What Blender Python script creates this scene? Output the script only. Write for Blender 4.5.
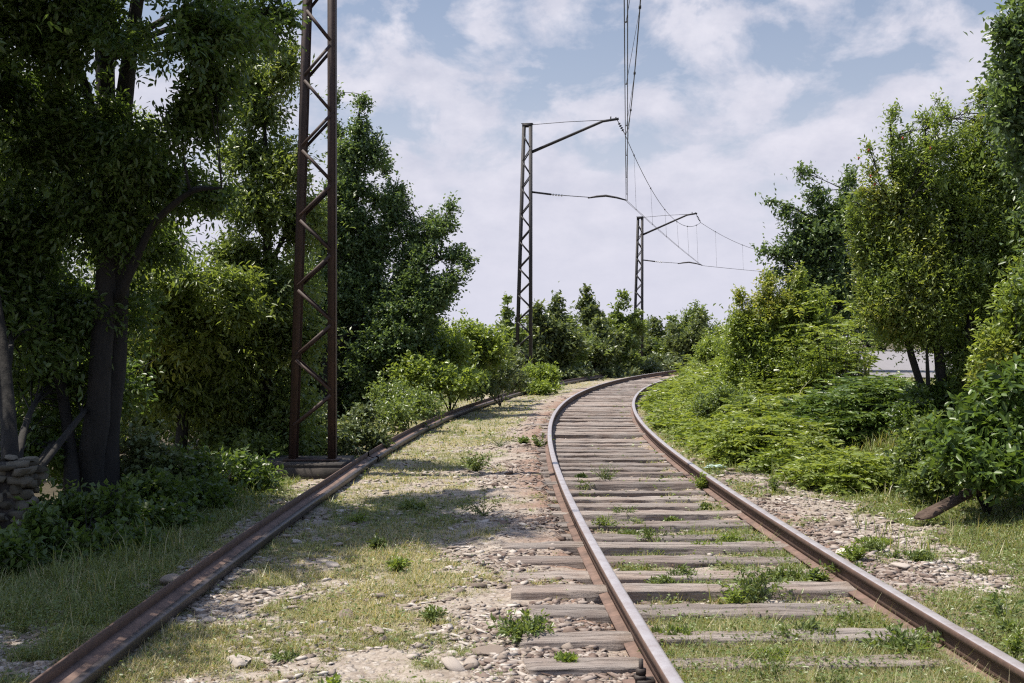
import bpy, math, random
import numpy as np
from mathutils import Vector, Matrix

for o in list(bpy.data.objects):
    bpy.data.objects.remove(o)
S = bpy.context.scene
COL = S.collection
F, CX, Y0, CZ = 1200.0, 512.0, 338.0, 1.64      # lens in pixels, image centre, horizon row, eye height

# ------------------------------------------------------------------ camera
cam = bpy.data.cameras.new('camera')
camo = bpy.data.objects.new('camera', cam)
COL.objects.link(camo)
camo.location = (0, 0, CZ)
camo.rotation_euler = (math.radians(90) - math.atan(3.5 / F), 0, 0)
cam.sensor_width = 36.0
cam.lens = 36.0 * F / 1024.0
cam.clip_start = 0.05
cam.clip_end = 9000
cam.dof.use_dof = True
cam.dof.focus_distance = 15.0
cam.dof.aperture_fstop = 9.0
S.camera = camo

# ------------------------------------------------------------------ light
SUN_AZ, SUN_EL = -82.0, 67.0                     # azimuth from +Y (ahead), negative = left
az, el = math.radians(SUN_AZ), math.radians(SUN_EL)
sund = Vector((math.sin(az) * math.cos(el), math.cos(az) * math.cos(el), math.sin(el)))
sl = bpy.data.lights.new('sun', 'SUN')
sl.energy = 4.8
sl.angle = math.radians(0.55)
sl.color = (1.0, 0.93, 0.82)
so = bpy.data.objects.new('sun', sl)
COL.objects.link(so)
so.rotation_euler = (-sund).to_track_quat('-Z', 'Y').to_euler()

W = bpy.data.worlds.new('World')
S.world = W
W.use_nodes = True
nt = W.node_tree
nt.nodes.clear()


def N(t, typ, **kw):
    n = t.nodes.new(typ)
    for k, v in kw.items():
        if k.startswith('i_'):
            key = k[2:]
            key = int(key) if key.isdigit() else key.replace('_', ' ')
            n.inputs[key].default_value = v
        else:
            setattr(n, k, v)
    return n


def ramp(t, fac, stops, interp='LINEAR'):
    r = t.nodes.new('ShaderNodeValToRGB')
    r.color_ramp.interpolation = interp
    e = r.color_ramp.elements
    while len(e) < len(stops):
        e.new(0.5)
    for k, (p, c) in enumerate(stops):
        e[k].position = p
        e[k].color = (c, c, c, 1) if not hasattr(c, '__len__') else (*c[:3], 1)
    t.links.new(fac, r.inputs[0])
    return r.outputs[0]


def mixc(t, fac, a, b, mode='MIX'):
    m = t.nodes.new('ShaderNodeMix')
    m.data_type = 'RGBA'
    m.blend_type = mode
    for sock, v in ((m.inputs[0], fac), (m.inputs[6], a), (m.inputs[7], b)):
        if hasattr(v, 'is_output'):
            t.links.new(v, sock)
        else:
            sock.default_value = v if not hasattr(v, '__len__') else (*v[:3], 1)
    return m.outputs[2]


def math_(t, op, a, b=0.0, c=0.0):
    m = t.nodes.new('ShaderNodeMath')
    m.operation = op
    for k, v in enumerate((a, b, c)):
        if hasattr(v, 'is_output'):
            t.links.new(v, m.inputs[k])
        else:
            m.inputs[k].default_value = v
    return m.outputs[0]


sky = N(nt, 'ShaderNodeTexSky', sky_type='NISHITA', sun_disc=False, sun_elevation=el, sun_rotation=az,
        altitude=100, air_density=1.0, dust_density=1.4, ozone_density=1.6)
SKY_K = 0.075
sk = mixc(nt, 1.0, sky.outputs[0], (SKY_K, SKY_K, SKY_K), 'MULTIPLY')
tc = N(nt, 'ShaderNodeTexCoord')
sep = N(nt, 'ShaderNodeSeparateXYZ')
nt.links.new(tc.outputs['Generated'], sep.inputs[0])
zz = math_(nt, 'MAXIMUM', sep.outputs[2], 0.0)
zd = math_(nt, 'ADD', zz, 0.42)
comb = N(nt, 'ShaderNodeCombineXYZ')
nt.links.new(math_(nt, 'DIVIDE', sep.outputs[0], zd), comb.inputs[0])
nt.links.new(math_(nt, 'DIVIDE', sep.outputs[1], zd), comb.inputs[1])
mp = N(nt, 'ShaderNodeMapping')
mp.inputs['Scale'].default_value = (3.4, 2.9, 1)
mp.inputs['Location'].default_value = (3.3, 1.2, 0)
nt.links.new(comb.outputs[0], mp.inputs[0])
n1 = N(nt, 'ShaderNodeTexNoise', i_Scale=1.9, i_Detail=9.0, i_Roughness=0.58, i_Distortion=0.25)
n2 = N(nt, 'ShaderNodeTexNoise', i_Scale=3.6, i_Detail=6.0, i_Roughness=0.6)
for n in (n1, n2):
    nt.links.new(mp.outputs[0], n.inputs[0])
cl = math_(nt, 'ADD', math_(nt, 'MULTIPLY', n1.outputs[0], 0.86), math_(nt, 'MULTIPLY', n2.outputs[0], 0.14))
# more cover towards the horizon
cl = math_(nt, 'ADD', cl, math_(nt, 'MULTIPLY', math_(nt, 'SUBTRACT', 0.16, zz), 0.62))
cov = ramp(nt, cl, [(0.405, 0.0), (0.45, 0.4), (0.50, 0.85), (0.60, 1.0)])
cc = ramp(nt, n2.outputs[0], [(0.3, (0.40, 0.41, 0.49)), (0.68, (0.56, 0.55, 0.61))])
hz = ramp(nt, zz, [(0.0, 0.92), (0.16, 0.30), (0.35, 0.12), (1.0, 0.0)])
sk2 = mixc(nt, hz, sk, (0.475, 0.48, 0.56))
skc = mixc(nt, cov, sk2, cc)
skc = mixc(nt, ramp(nt, zz, [(0.0, .92), (0.10, .55), (0.20, .12), (0.3, 0.0)]), skc, (0.485, 0.485, 0.565))
skc = mixc(nt, 1.0, skc, ramp(nt, zz, [(0.0, .5), (0.28, .5), (0.6, 1.0)]), 'MULTIPLY')  # extra brightness added to the unseen sky overhead, lifting the fill light
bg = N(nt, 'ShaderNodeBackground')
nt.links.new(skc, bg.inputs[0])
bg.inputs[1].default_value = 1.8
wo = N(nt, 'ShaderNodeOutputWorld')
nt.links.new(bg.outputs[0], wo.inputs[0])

S.view_settings.view_transform = 'Standard'
S.view_settings.look = 'None'
S.view_settings.exposure = 0.72
S.view_settings.gamma = 1.0
S.render.engine = 'CYCLES'
S.cycles.max_bounces = 6
S.cycles.diffuse_bounces = 3
S.cycles.transmission_bounces = 4
S.cycles.glossy_bounces = 2
S.cycles.sample_clamp_indirect = 6.0
S.cycles.use_denoising = False
S.cycles.filter_width = 1.2
S.cycles.pixel_filter_type = 'BLACKMAN_HARRIS'

# ------------------------------------------------------------------ numpy noise
_h = np.random.default_rng(12345)
_PERM = _h.permutation(4096)
_VAL = _h.random(4096)


def _lat(ix, iy, iz):
    return _VAL[(_PERM[(_PERM[(_PERM[ix & 4095] + iy) & 4095] + iz) & 4095])]


def vnoise(x, y, z=0.0):
    x = np.asarray(x, float); y = np.asarray(y, float); z = np.zeros_like(x) + z
    ix, iy, iz = (np.floor(a).astype(np.int64) for a in (x, y, z))
    fx, fy, fz = x - ix, y - iy, z - iz
    fx, fy, fz = (a * a * (3 - 2 * a) for a in (fx, fy, fz))
    r = 0
    for dz in (0, 1):
        for dy in (0, 1):
            for dx in (0, 1):
                w = (fx if dx else 1 - fx) * (fy if dy else 1 - fy) * (fz if dz else 1 - fz)
                r = r + w * _lat(ix + dx, iy + dy, iz + dz)
    return r


def fbm(x, y, z=0.0, o=4, g=0.5):
    a, s, t = 1.0, 0.0, 0.0
    for k in range(o):
        f = 2.0 ** k
        s = s + a * vnoise(np.asarray(x) * f + 17.3 * k, np.asarray(y) * f + 5.1 * k, np.asarray(z) * f + 9.7 * k)
        t += a
        a *= g
    return s / t


def sstep(a, b, x):
    t = np.clip((np.asarray(x, float) - a) / (b - a), 0, 1)
    return t * t * (3 - 2 * t)


# ------------------------------------------------------------------ track centre line
DS = 0.05
_s = np.arange(-12, 78, DS)
TX = np.zeros(len(_s)); TY = np.zeros(len(_s)); TT = np.zeros(len(_s))
i0 = int(round(12 / DS))
def _k(y):
    w = 1 / (1 + math.exp(-(y - 15.95) / 2.5))
    return 0.00464 + (0.00859 - 0.00464) * w
x, y, th = 1.6035, 3.0, -0.05377
for i in range(i0, len(_s)):
    TX[i], TY[i], TT[i] = x, y, th
    th += DS * _k(y); x += DS * math.sin(th); y += DS * math.cos(th)
x, y, th = 1.6035, 3.0, -0.05377
for i in range(i0, -1, -1):
    TX[i], TY[i], TT[i] = x, y, th
    th -= DS * _k(y); x -= DS * math.sin(th); y -= DS * math.cos(th)


def track(s, u=0.0):
    s = np.asarray(s, float)
    X, Y, T = (np.interp(s, _s, a) for a in (TX, TY, TT))
    return X + u * np.cos(T), Y - u * np.sin(T), T


def uoff(x, y):
    """offset right of the track centre line"""
    xc = np.interp(y, TY, TX); t = np.interp(y, TY, TT)
    return (np.asarray(x) - xc) * np.cos(t)


def U_DEAD(s):
    return np.interp(s, [-8, 2.45, 5.1, 9.75, 15.25, 20, 26, 34, 45], [-3.80, -3.53, -3.42, -3.23, -3.08, -2.95, -2.75, -2.6, -2.5])


def ground_base(x, y):
    u = uoff(x, y)
    y = np.asarray(y, float)
    k = sstep(13, 21, y)
    a = 2.5 - 1.0 * k
    zr = 0.95 * sstep(a, a + 3.1 - 0.6 * k, u)
    zl = -0.16 * np.clip(-u - 4.6, 0, 26) - 0.05 * np.clip(-u - 30, 0, 200)
    far = -0.02 * np.clip(np.hypot(x, y) - 90, 0, 500)
    return zr + zl + far * (u < 3)


def ground_z(x, y):
    z = ground_base(x, y)
    u = uoff(x, y)
    b = (fbm(np.asarray(x) * 3.1, np.asarray(y) * 3.1, 0.3, 3) - 0.5) * 0.07
    b = b + (fbm(np.asarray(x) * 13, np.asarray(y) * 13, 4.3, 2) - 0.5) * 0.022
    inner = sstep(1.55, 1.2, np.abs(u))
    au = np.abs(u)
    y_ = np.asarray(y, float)
    bury = sstep(.85, 1.0, au) * sstep(1.9, 1.4, au) * np.where(u > 0, .045, .045 * np.clip(sstep(8.6, 10.0, y_) + sstep(5.2, 4.6, y_), 0, 1))
    return z + b * (1 - 0.2 * inner) + inner * (1 - sstep(.9, 1.0, au)) * (-.032 + .030 * sstep(7.4, 6.0, y_) + .034 * sstep(.50, .66, u) * vnoise(np.asarray(x) * 2.2, y_ * 2.2, 3.1) * 1.5) + bury


def at(px, py, d):
    return Vector(((px - CX) / F * d, d, CZ - (py - Y0) / F * d))


def gpt(px, d):
    x = (px - CX) / F * d
    return Vector((x, d, float(ground_z(np.array([x]), np.array([d]))[0])))


def pix2ground(px, py):
    """walk along the ray of a pixel until it meets the ground"""
    px = np.asarray(px, float); py = np.asarray(py, float)
    d = np.clip(F * CZ / np.maximum(py - Y0, 1), 3, 120)
    for _ in range(14):
        z = ground_base((px - CX) / F * d, d)
        d = 0.5 * d + 0.5 * np.clip(F * (CZ - z) / np.maximum(py - Y0, 1), 3, 120)
    return (px - CX) / F * d, d


def grass_amount(x, y):
    """how grassy a spot is (0..1), and how dry"""
    u = uoff(x, y)
    n = fbm(x * 1.1, y * 1.1, 1.5, 4, 0.6)
    nf = fbm(x * 4.5, y * 4.5, 7.5, 3, 0.6)
    nx = fbm(x * 15, y * 15, 2.5, 2)
    m = n * 0.48 + nf * 0.34 + nx * 0.18
    inn = np.abs(u) < 1.15
    near = sstep(14, 7, y)
    lev = np.where(u < -3.75, 0.50 + .18 * sstep(6.5, 8.5, y), 0.0)
    # strip between lying rail and track: grassier on its left half
    strip = (u >= -3.75) & (u <= -1.15)
    lev = np.where(strip, 0.525 - 0.10 * sstep(-2.2, -1.3, u) + 0.06 * sstep(10, 20, y), lev)
    lev = np.where(inn, 0.38 + 0.15 * sstep(7.5, 5.8, y) + 0.13 * sstep(14, 8.5, y) + 0.08 * sstep(-0.1, 0.7, u), lev)
    lev = np.where(inn & (np.abs(u) > 0.62), lev - 0.05, lev)
    lev = np.where(u < -0.70, np.where(u > -1.35, 0.40, lev), lev)
    rr = (u > 0.9)
    stony = np.exp(-((y - 10.5) / 3.6) ** 2) * sstep(2.6, 1.7, u)
    lev = np.where(rr, 0.66 - 0.24 * stony, lev)
    g = sstep(0.0, 0.10, m + lev - 1.0 + 0.045)
    dry = sstep(0.30, 0.62, fbm(x * 0.7 + 9, y * 0.7, 3.3, 3)) * np.where(inn, 0.45, np.where(u < -3.75, 0.12, np.where(u < 0, 0.72, 0.2)))
    return g, dry


# ------------------------------------------------------------------ mesh helpers
def mk_mesh(name, V, faces, attrs=None, smooth=False):
    """faces: list of int arrays, each (n,k)"""
    me = bpy.data.meshes.new(name)
    V = np.asarray(V, np.float32)
    me.vertices.add(len(V))
    me.vertices.foreach_set('co', V.ravel())
    faces = [np.asarray(f, np.int32) for f in faces if len(f)]
    nl = sum(f.size for f in faces); nf = sum(len(f) for f in faces)
    me.loops.add(nl); me.polygons.add(nf)
    me.loops.foreach_set('vertex_index', np.concatenate([f.ravel() for f in faces]))
    tot = np.concatenate([np.full(len(f), f.shape[1], np.int32) for f in faces])
    me.polygons.foreach_set('loop_start', np.concatenate([[0], np.cumsum(tot)[:-1]]).astype(np.int32))
    me.update(calc_edges=True)
    for k, a in (attrs or {}).items():
        at_ = me.attributes.new(k, 'FLOAT', 'POINT')
        at_.data.foreach_set('value', np.asarray(a, np.float32))
    if smooth:
        me.polygons.foreach_set('use_smooth', np.ones(nf, bool))
    return me


def link(name, me, mat=None, parent=None, loc=None):
    o = bpy.data.objects.new(name, me)
    COL.objects.link(o)
    if mat is not None and me is not None and not len(me.materials):
        me.materials.append(mat)
    if parent is not None:
        o.parent = parent
    if loc is not None:
        o.location = loc
    return o


def tag(o, label=None, cat=None, group=None, kind=None):
    for k, v in (('label', label), ('category', cat), ('group', group), ('kind', kind)):
        if v:
            o[k] = v
    return o


def thing(name, label, cat, loc=(0, 0, 0), rz=0.0, group=None):
    o = bpy.data.objects.new(name, None)
    o.empty_display_size = 0.2
    COL.objects.link(o)
    o.location = loc
    o.rotation_euler = (0, 0, rz)
    return tag(o, label, cat, group)


class MB:
    def __init__(s):
        s.V = []; s.Fq = []; s.Ft = []; s.n = 0
    def add(s, V, q=None, t=None):
        V = np.asarray(V, float)
        s.V.append(V)
        if q is not None and len(q): s.Fq.append(np.asarray(q, int) + s.n)
        if t is not None and len(t): s.Ft.append(np.asarray(t, int) + s.n)
        s.n += len(V)
        return s
    def box(s, c, size, R=None):
        c = np.asarray(c, float)
        P = np.array([(a, b, d) for a in (-.5, .5) for b in (-.5, .5) for d in (-.5, .5)]) * np.asarray(size, float)
        if R is not None: P = P @ np.asarray(R).T
        return s.add(P + c, [(0, 1, 3, 2), (4, 6, 7, 5), (0, 4, 5, 1), (2, 3, 7, 6), (0, 2, 6, 4), (1, 5, 7, 3)])
    def bar(s, a, b, w, t, ref=(0, 1, 0)):
        """flat bar a->b; w across in the plane normal to ref, t along ref"""
        a, b, ref = (np.asarray(v, float) for v in (a, b, ref))
        d = b - a; L = np.linalg.norm(d); d = d / L
        r = ref - d * (ref @ d); r /= np.linalg.norm(r)
        k = np.cross(d, r)
        return s.box((a + b) / 2, (L, w, t), np.stack([d, k, r], 1))
    def tube(s, pts, rad, n=6, cap=True):
        P = np.asarray(pts, float)
        rad = np.broadcast_to(np.asarray(rad, float), (len(P),))
        T = np.gradient(P, axis=0)
        T /= np.linalg.norm(T, axis=1)[:, None] + 1e-9
        ref = np.array([0, 0, 1.0]) if abs(T[0][2]) < .9 else np.array([0, 1.0, 0])
        A = np.cross(T, ref); A /= np.linalg.norm(A, axis=1)[:, None] + 1e-9
        B = np.cross(T, A)
        th = np.linspace(0, 2 * np.pi, n, endpoint=False)
        V = P[:, None] + rad[:, None, None] * (np.cos(th)[None, :, None] * A[:, None] + np.sin(th)[None, :, None] * B[:, None])
        m = len(P)
        i = np.arange(m - 1)[:, None] * n; j = np.arange(n)[None]
        q = np.stack([i + j, i + (j + 1) % n, i + n + (j + 1) % n, i + n + j], -1).reshape(-1, 4)
        V = V.reshape(-1, 3); t = []
        if cap:
            V = np.vstack([V, P[:1], P[-1:]])
            t = [(m * n, (k + 1) % n, k) for k in range(n)] + [(m * n + 1, (m - 1) * n + k, (m - 1) * n + (k + 1) % n) for k in range(n)]
        return s.add(V, q, t)
    def sweep(s, prof, frames, close=True, caps=True):
        """prof (k,2) in (right, up); frames list of (pos, right, up)"""
        prof = np.asarray(prof, float); k = len(prof)
        V = np.concatenate([np.asarray(p)[None] + prof[:, :1] * np.asarray(r)[None] + prof[:, 1:] * np.asarray(u)[None] for p, r, u in frames])
        m = len(frames)
        i = np.arange(m - 1)[:, None] * k; kk = k if close else k - 1; j = np.arange(kk)[None]
        q = np.stack([i + j, i + (j + 1) % k, i + k + (j + 1) % k, i + k + j], -1).reshape(-1, 4)
        s.add(V, q)
        return s
    def mesh(s, name, smooth=False):
        fs = []
        if s.Fq: fs.append(np.concatenate(s.Fq))
        if s.Ft: fs.append(np.concatenate(s.Ft))
        return mk_mesh(name, np.concatenate(s.V), fs, smooth=smooth)
    def build(s, name, mat, parent=None, smooth=False, loc=None):
        return link(name, s.mesh(name, smooth), mat, parent, loc)


# ------------------------------------------------------------------ materials
def new_mat(name):
    m = bpy.data.materials.new(name)
    m.use_nodes = True
    t = m.node_tree
    t.nodes.clear()
    out = N(t, 'ShaderNodeOutputMaterial')
    p = N(t, 'ShaderNodeBsdfPrincipled')
    t.links.new(p.outputs[0], out.inputs[0])
    return m, t, p, out


def setc(t, sock, v):
    if hasattr(v, 'is_output'): t.links.new(v, sock)
    else: sock.default_value = (*v[:3], 1) if hasattr(v, '__len__') else v


def noise(t, scale, detail=4, rough=0.55, coord='Object', dist=0.0, sc=None):
    c = N(t, 'ShaderNodeTexCoord')
    n = N(t, 'ShaderNodeTexNoise', i_Scale=scale, i_Detail=detail, i_Roughness=rough, i_Distortion=dist)
    src = c.outputs[coord]
    if sc:
        mp = N(t, 'ShaderNodeMapping'); mp.inputs['Scale'].default_value = sc
        t.links.new(src, mp.inputs[0]); src = mp.outputs[0]
    t.links.new(src, n.inputs[0])
    return n.outputs[0]


def bump(t, p, h, strength=0.5, dist=0.02):
    b = N(t, 'ShaderNodeBump', i_Strength=strength, i_Distance=dist)
    t.links.new(h, b.inputs['Height'])
    t.links.new(b.outputs[0], p.inputs['Normal'])


def attr(t, name):
    a = N(t, 'ShaderNodeAttribute', attribute_name=name)
    return a.outputs['Fac']


def leaf_mat(name, c0, c1, c2=None, trans=0.34, tint=(1.35, 1.3, 0.6), gloss=0.35):
    m, t, p, out = new_mat(name)
    r = attr(t, 'rnd')
    c2 = c2 or c1
    col = ramp(t, r, [(0.0, c0), (0.55, c1), (0.93, c1), (1.0, c2)])
    tone = attr(t, 'tone')
    col = mixc(t, tone, col, c2)
    setc(t, p.inputs['Base Color'], col)
    p.inputs['Roughness'].default_value = 0.38
    p.inputs['Specular IOR Level'].default_value = gloss + .1
    tr = N(t, 'ShaderNodeBsdfTranslucent')
    tcol = mixc(t, 1.0, col, tint, 'MULTIPLY')
    t.links.new(tcol, tr.inputs[0])
    mx = N(t, 'ShaderNodeMixShader')
    mx.inputs[0].default_value = trans
    t.links.new(p.outputs[0], mx.inputs[1]); t.links.new(tr.outputs[0], mx.inputs[2])
    t.links.new(mx.outputs[0], out.inputs[0])
    return m


M = {}
# bark
def bark(name, a, b):
    m, t, p, out = new_mat(name)
    n = noise(t, 9, 6, 0.65, sc=(1, 1, 0.25))
    col = ramp(t, n, [(0.3, a), (0.7, b)])
    setc(t, p.inputs['Base Color'], col)
    p.inputs['Roughness'].default_value = 0.9
    bump(t, p, n, 0.8, 0.03)
    return m
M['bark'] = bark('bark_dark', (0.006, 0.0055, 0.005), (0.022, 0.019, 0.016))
M['bark_grey'] = bark('bark_grey', (0.09, 0.085, 0.075), (0.24, 0.22, 0.19))

# leaves: dark, mid, yellow tip
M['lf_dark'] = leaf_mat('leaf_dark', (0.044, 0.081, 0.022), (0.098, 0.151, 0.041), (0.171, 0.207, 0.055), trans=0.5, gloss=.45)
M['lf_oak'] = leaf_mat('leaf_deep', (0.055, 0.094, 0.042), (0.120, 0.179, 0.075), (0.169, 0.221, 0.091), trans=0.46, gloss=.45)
M['lf_yellow'] = leaf_mat('leaf_backlit', (0.078, 0.120, 0.036), (0.150, 0.198, 0.054), (0.288, 0.300, 0.072), trans=0.52)
M['lf_mid'] = leaf_mat('leaf_mid', (0.079, 0.125, 0.041), (0.158, 0.210, 0.067), (0.228, 0.264, 0.096), trans=0.48, gloss=.45)
M['lf_pale'] = leaf_mat('leaf_pale', (0.07, 0.095, 0.04), (0.13, 0.165, 0.075), (0.2, 0.22, 0.12), trans=0.3)
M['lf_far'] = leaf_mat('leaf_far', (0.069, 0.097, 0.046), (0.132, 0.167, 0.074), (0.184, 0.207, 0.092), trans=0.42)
M['lf_pome'] = leaf_mat('leaf_small_gloss', (0.101, 0.155, 0.046), (0.195, 0.262, 0.067), (0.349, 0.323, 0.094), trans=0.48, gloss=0.6)
M['lf_bright'] = leaf_mat('leaf_bright', (0.115, 0.167, 0.044), (0.217, 0.284, 0.066), (0.338, 0.333, 0.096), trans=0.48, gloss=.45)
M['lf_elder'] = leaf_mat('leaf_elder', (0.105, 0.155, 0.034), (0.205, 0.265, 0.055), (0.29, 0.33, 0.09), trans=0.44)
M['lf_elder_dk'] = leaf_mat('leaf_elder_dark', (0.055, 0.098, 0.026), (0.105, 0.165, 0.04), (0.16, 0.215, 0.055), trans=0.38)
M['lf_weed'] = leaf_mat('leaf_weed', (0.085, 0.12, 0.04), (0.15, 0.195, 0.06), (0.22, 0.24, 0.09), trans=0.3)
M['litter'] = leaf_mat('dry_leaf', (0.07, 0.045, 0.03), (0.20, 0.145, 0.095), (0.36, 0.29, 0.19), trans=0.15, tint=(1, 1, 1), gloss=.1)
M['grass'] = leaf_mat('grass_blades', (0.10, 0.135, 0.04), (0.20, 0.235, 0.078), (0.48, 0.41, 0.26), trans=0.35, gloss=0.2)


def ground_material():
    m, t, p, out = new_mat('ground')
    g, d, r, f = (attr(t, k) for k in ('grass', 'dry', 'rust', 'forest'))
    nbig = noise(t, 0.6, 5, 0.6)
    nmid = noise(t, 5.0, 6, 0.65)
    nfin = noise(t, 38.0, 5, 0.7)
    c = N(t, 'ShaderNodeTexCoord')
    vo = N(t, 'ShaderNodeTexVoronoi', i_Scale=22.0)
    vo2 = N(t, 'ShaderNodeTexVoronoi', i_Scale=55.0)
    for v in (vo, vo2): t.links.new(c.outputs['Object'], v.inputs['Vector'])
    dirt = ramp(t, nmid, [(0.25, (0.15, 0.118, 0.092)), (0.5, (0.265, 0.222, 0.182)), (0.75, (0.38, 0.335, 0.285))])
    bw = N(t, 'ShaderNodeRGBToBW'); t.links.new(vo.outputs['Color'], bw.inputs[0])
    bw2 = N(t, 'ShaderNodeRGBToBW'); t.links.new(vo2.outputs['Color'], bw2.inputs[0])
    pebc = ramp(t, bw.outputs[0], [(0.2, (0.20, 0.165, 0.145)), (0.55, (0.34, 0.30, 0.265)), (0.8, (0.46, 0.43, 0.40))])
    pebm = ramp(t, math_(t, 'ADD', vo.outputs['Distance'], math_(t, 'MULTIPLY', nmid, 0.03)), [(0.0, 1.0), (0.035, 0.0)])
    pebm = ramp(t, vo.outputs['Distance'], [(0.3, 1.0), (0.5, 0.0)])
    dirt = mixc(t, math_(t, 'MULTIPLY', pebm, 0.65), dirt, pebc)
    pb2 = ramp(t, bw2.outputs[0], [(0.2, (0.17, 0.135, 0.11)), (0.8, (0.42, 0.37, 0.32))])
    dirt = mixc(t, 0.35, dirt, pb2)
    rust = ramp(t, nfin, [(0.3, (0.13, 0.07, 0.048)), (0.7, (0.27, 0.165, 0.12))])
    dirt = mixc(t, math_(t, 'MULTIPLY', r, 0.8), dirt, rust)
    grn = ramp(t, nfin, [(0.3, (0.09, 0.096, 0.042)), (0.7, (0.20, 0.195, 0.095))])
    dryc = ramp(t, nfin, [(0.3, (0.20, 0.17, 0.11)), (0.7, (0.40, 0.345, 0.245))])
    gc = mixc(t, math_(t, 'MULTIPLY', d, 0.8), grn, dryc)
    gm = math_(t, 'MULTIPLY', g, ramp(t, nmid, [(0.3, 0.45), (0.6, 1.0)]))
    col = mixc(t, gm, dirt, gc)
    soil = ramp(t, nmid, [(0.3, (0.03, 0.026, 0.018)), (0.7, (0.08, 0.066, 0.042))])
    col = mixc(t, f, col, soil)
    setc(t, p.inputs['Base Color'], col)
    p.inputs['Roughness'].default_value = 0.95
    p.inputs['Specular IOR Level'].default_value = 0.15
    h = math_(t, 'ADD', math_(t, 'MULTIPLY', nfin, 0.6), math_(t, 'MULTIPLY', pebm, 0.5))
    bump(t, p, h, 0.75, 0.025)
    return m
M['ground'] = ground_material()


def stone_mat(name, a, b, c):
    m, t, p, out = new_mat(name)
    oi = N(t, 'ShaderNodeObjectInfo')
    r = attr(t, 'rnd')
    rr = math_(t, 'FRACT', math_(t, 'ADD', r, oi.outputs['Random']))
    n = noise(t, 26, 5, 0.6)
    col = ramp(t, rr, [(0.0, a), (0.5, b), (1.0, c)])
    col = mixc(t, 0.55, col, mixc(t, n, (0.25, 0.2, 0.17), (0.95, 0.95, 0.95)), 'MULTIPLY')
    setc(t, p.inputs['Base Color'], col)
    p.inputs['Roughness'].default_value = 0.9
    p.inputs['Specular IOR Level'].default_value = 0.2
    bump(t, p, n, 0.4, 0.01)
    return m
M['stone'] = stone_mat('stone', (0.21, 0.17, 0.14), (0.35, 0.295, 0.25), (0.55, 0.51, 0.465))
M['stone_rust'] = stone_mat('stone_rust', (0.14, 0.10, 0.082), (0.26, 0.205, 0.175), (0.40, 0.355, 0.32))
M['stone_dark'] = stone_mat('stone_mossy', (0.06, 0.055, 0.042), (0.12, 0.11, 0.085), (0.2, 0.185, 0.15))


def metal(name, a, b, rough=0.75, met=0.0, scale=14, scratch=None):
    m, t, p, out = new_mat(name)
    n = noise(t, scale, 6, 0.65)
    n2 = noise(t, scale * 5, 4, 0.7)
    col = ramp(t, math_(t, 'ADD', math_(t, 'MULTIPLY', n, 0.7), math_(t, 'MULTIPLY', n2, 0.3)), [(0.3, a), (0.7, b)])
    setc(t, p.inputs['Base Color'], col)
    p.inputs['Roughness'].default_value = rough
    p.inputs['Metallic'].default_value = met
    bump(t, p, n2, 0.3, 0.004)
    return m
M['rust'] = metal('rail_rust', (0.06, 0.038, 0.03), (0.20, 0.128, 0.10), 0.85, 0.0, 7)
M['rust_side'] = metal('rail_dark_rust', (0.05, 0.03, 0.024), (0.12, 0.07, 0.05), 0.8)
M['steel'] = metal('dark_steel', (0.035, 0.028, 0.028), (0.085, 0.07, 0.07), 0.5, 0.2, 8)
M['polish'] = metal('rail_worn_top', (0.27, 0.225, 0.215), (0.44, 0.42, 0.43), 0.40, 0.35, 6)
M['mast1'] = metal('mast_rusty_paint', (0.018, 0.011, 0.009), (0.065, 0.034, 0.025), 0.7, 0.0, 5)
M['mast2'] = metal('mast_dark_steel', (0.012, 0.011, 0.013), (0.03, 0.026, 0.027), 0.7, 0.0, 5)
M['wire'] = metal('wire_copper', (0.03, 0.033, 0.04), (0.06, 0.06, 0.065), 0.6)
M['iron'] = metal('dark_iron', (0.02, 0.016, 0.014), (0.05, 0.035, 0.028), 0.7)
M['porcelain'] = metal('porcelain', (0.35, 0.34, 0.33), (0.5, 0.49, 0.47), 0.3)


def wood(name, a, b, c):
    m, t, p, out = new_mat(name)
    oi = N(t, 'ShaderNodeObjectInfo')
    tc_ = N(t, 'ShaderNodeTexCoord')
    va = N(t, 'ShaderNodeVectorMath', operation='ADD')
    t.links.new(tc_.outputs['Object'], va.inputs[0])
    cx = N(t, 'ShaderNodeCombineXYZ')
    k = math_(t, 'MULTIPLY', oi.outputs['Random'], 37.0)
    for i in range(3): t.links.new(k, cx.inputs[i])
    t.links.new(cx.outputs[0], va.inputs[1])
    mp = N(t, 'ShaderNodeMapping'); mp.inputs['Scale'].default_value = (0.5, 9, 9)
    t.links.new(va.outputs[0], mp.inputs[0])
    g = N(t, 'ShaderNodeTexNoise', i_Scale=6.0, i_Detail=8.0, i_Roughness=0.7)
    t.links.new(mp.outputs[0], g.inputs[0])
    bl = N(t, 'ShaderNodeTexNoise', i_Scale=3.0, i_Detail=4.0)
    t.links.new(va.outputs[0], bl.inputs[0])
    col = ramp(t, g.outputs[0], [(0.32, a), (0.48, b), (0.72, c)])
    col = mixc(t, ramp(t, bl.outputs[0], [(0.35, 0.42), (0.6, 0.0)]), col, (0.21, 0.15, 0.12))
    tone = mixc(t, oi.outputs['Random'], (0.72, 0.70, 0.70), (1.12, 1.08, 1.05))
    col = mixc(t, 1.0, col, tone, 'MULTIPLY')
    setc(t, p.inputs['Base Color'], col)
    p.inputs['Roughness'].default_value = 0.9
    p.inputs['Specular IOR Level'].default_value = 0.15
    bump(t, p, g.outputs[0], 0.9, 0.02)
    return m
M['sleeper'] = wood('sleeper_wood', (0.06, 0.052, 0.047), (0.25, 0.225, 0.208), (0.39, 0.355, 0.325))
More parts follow.
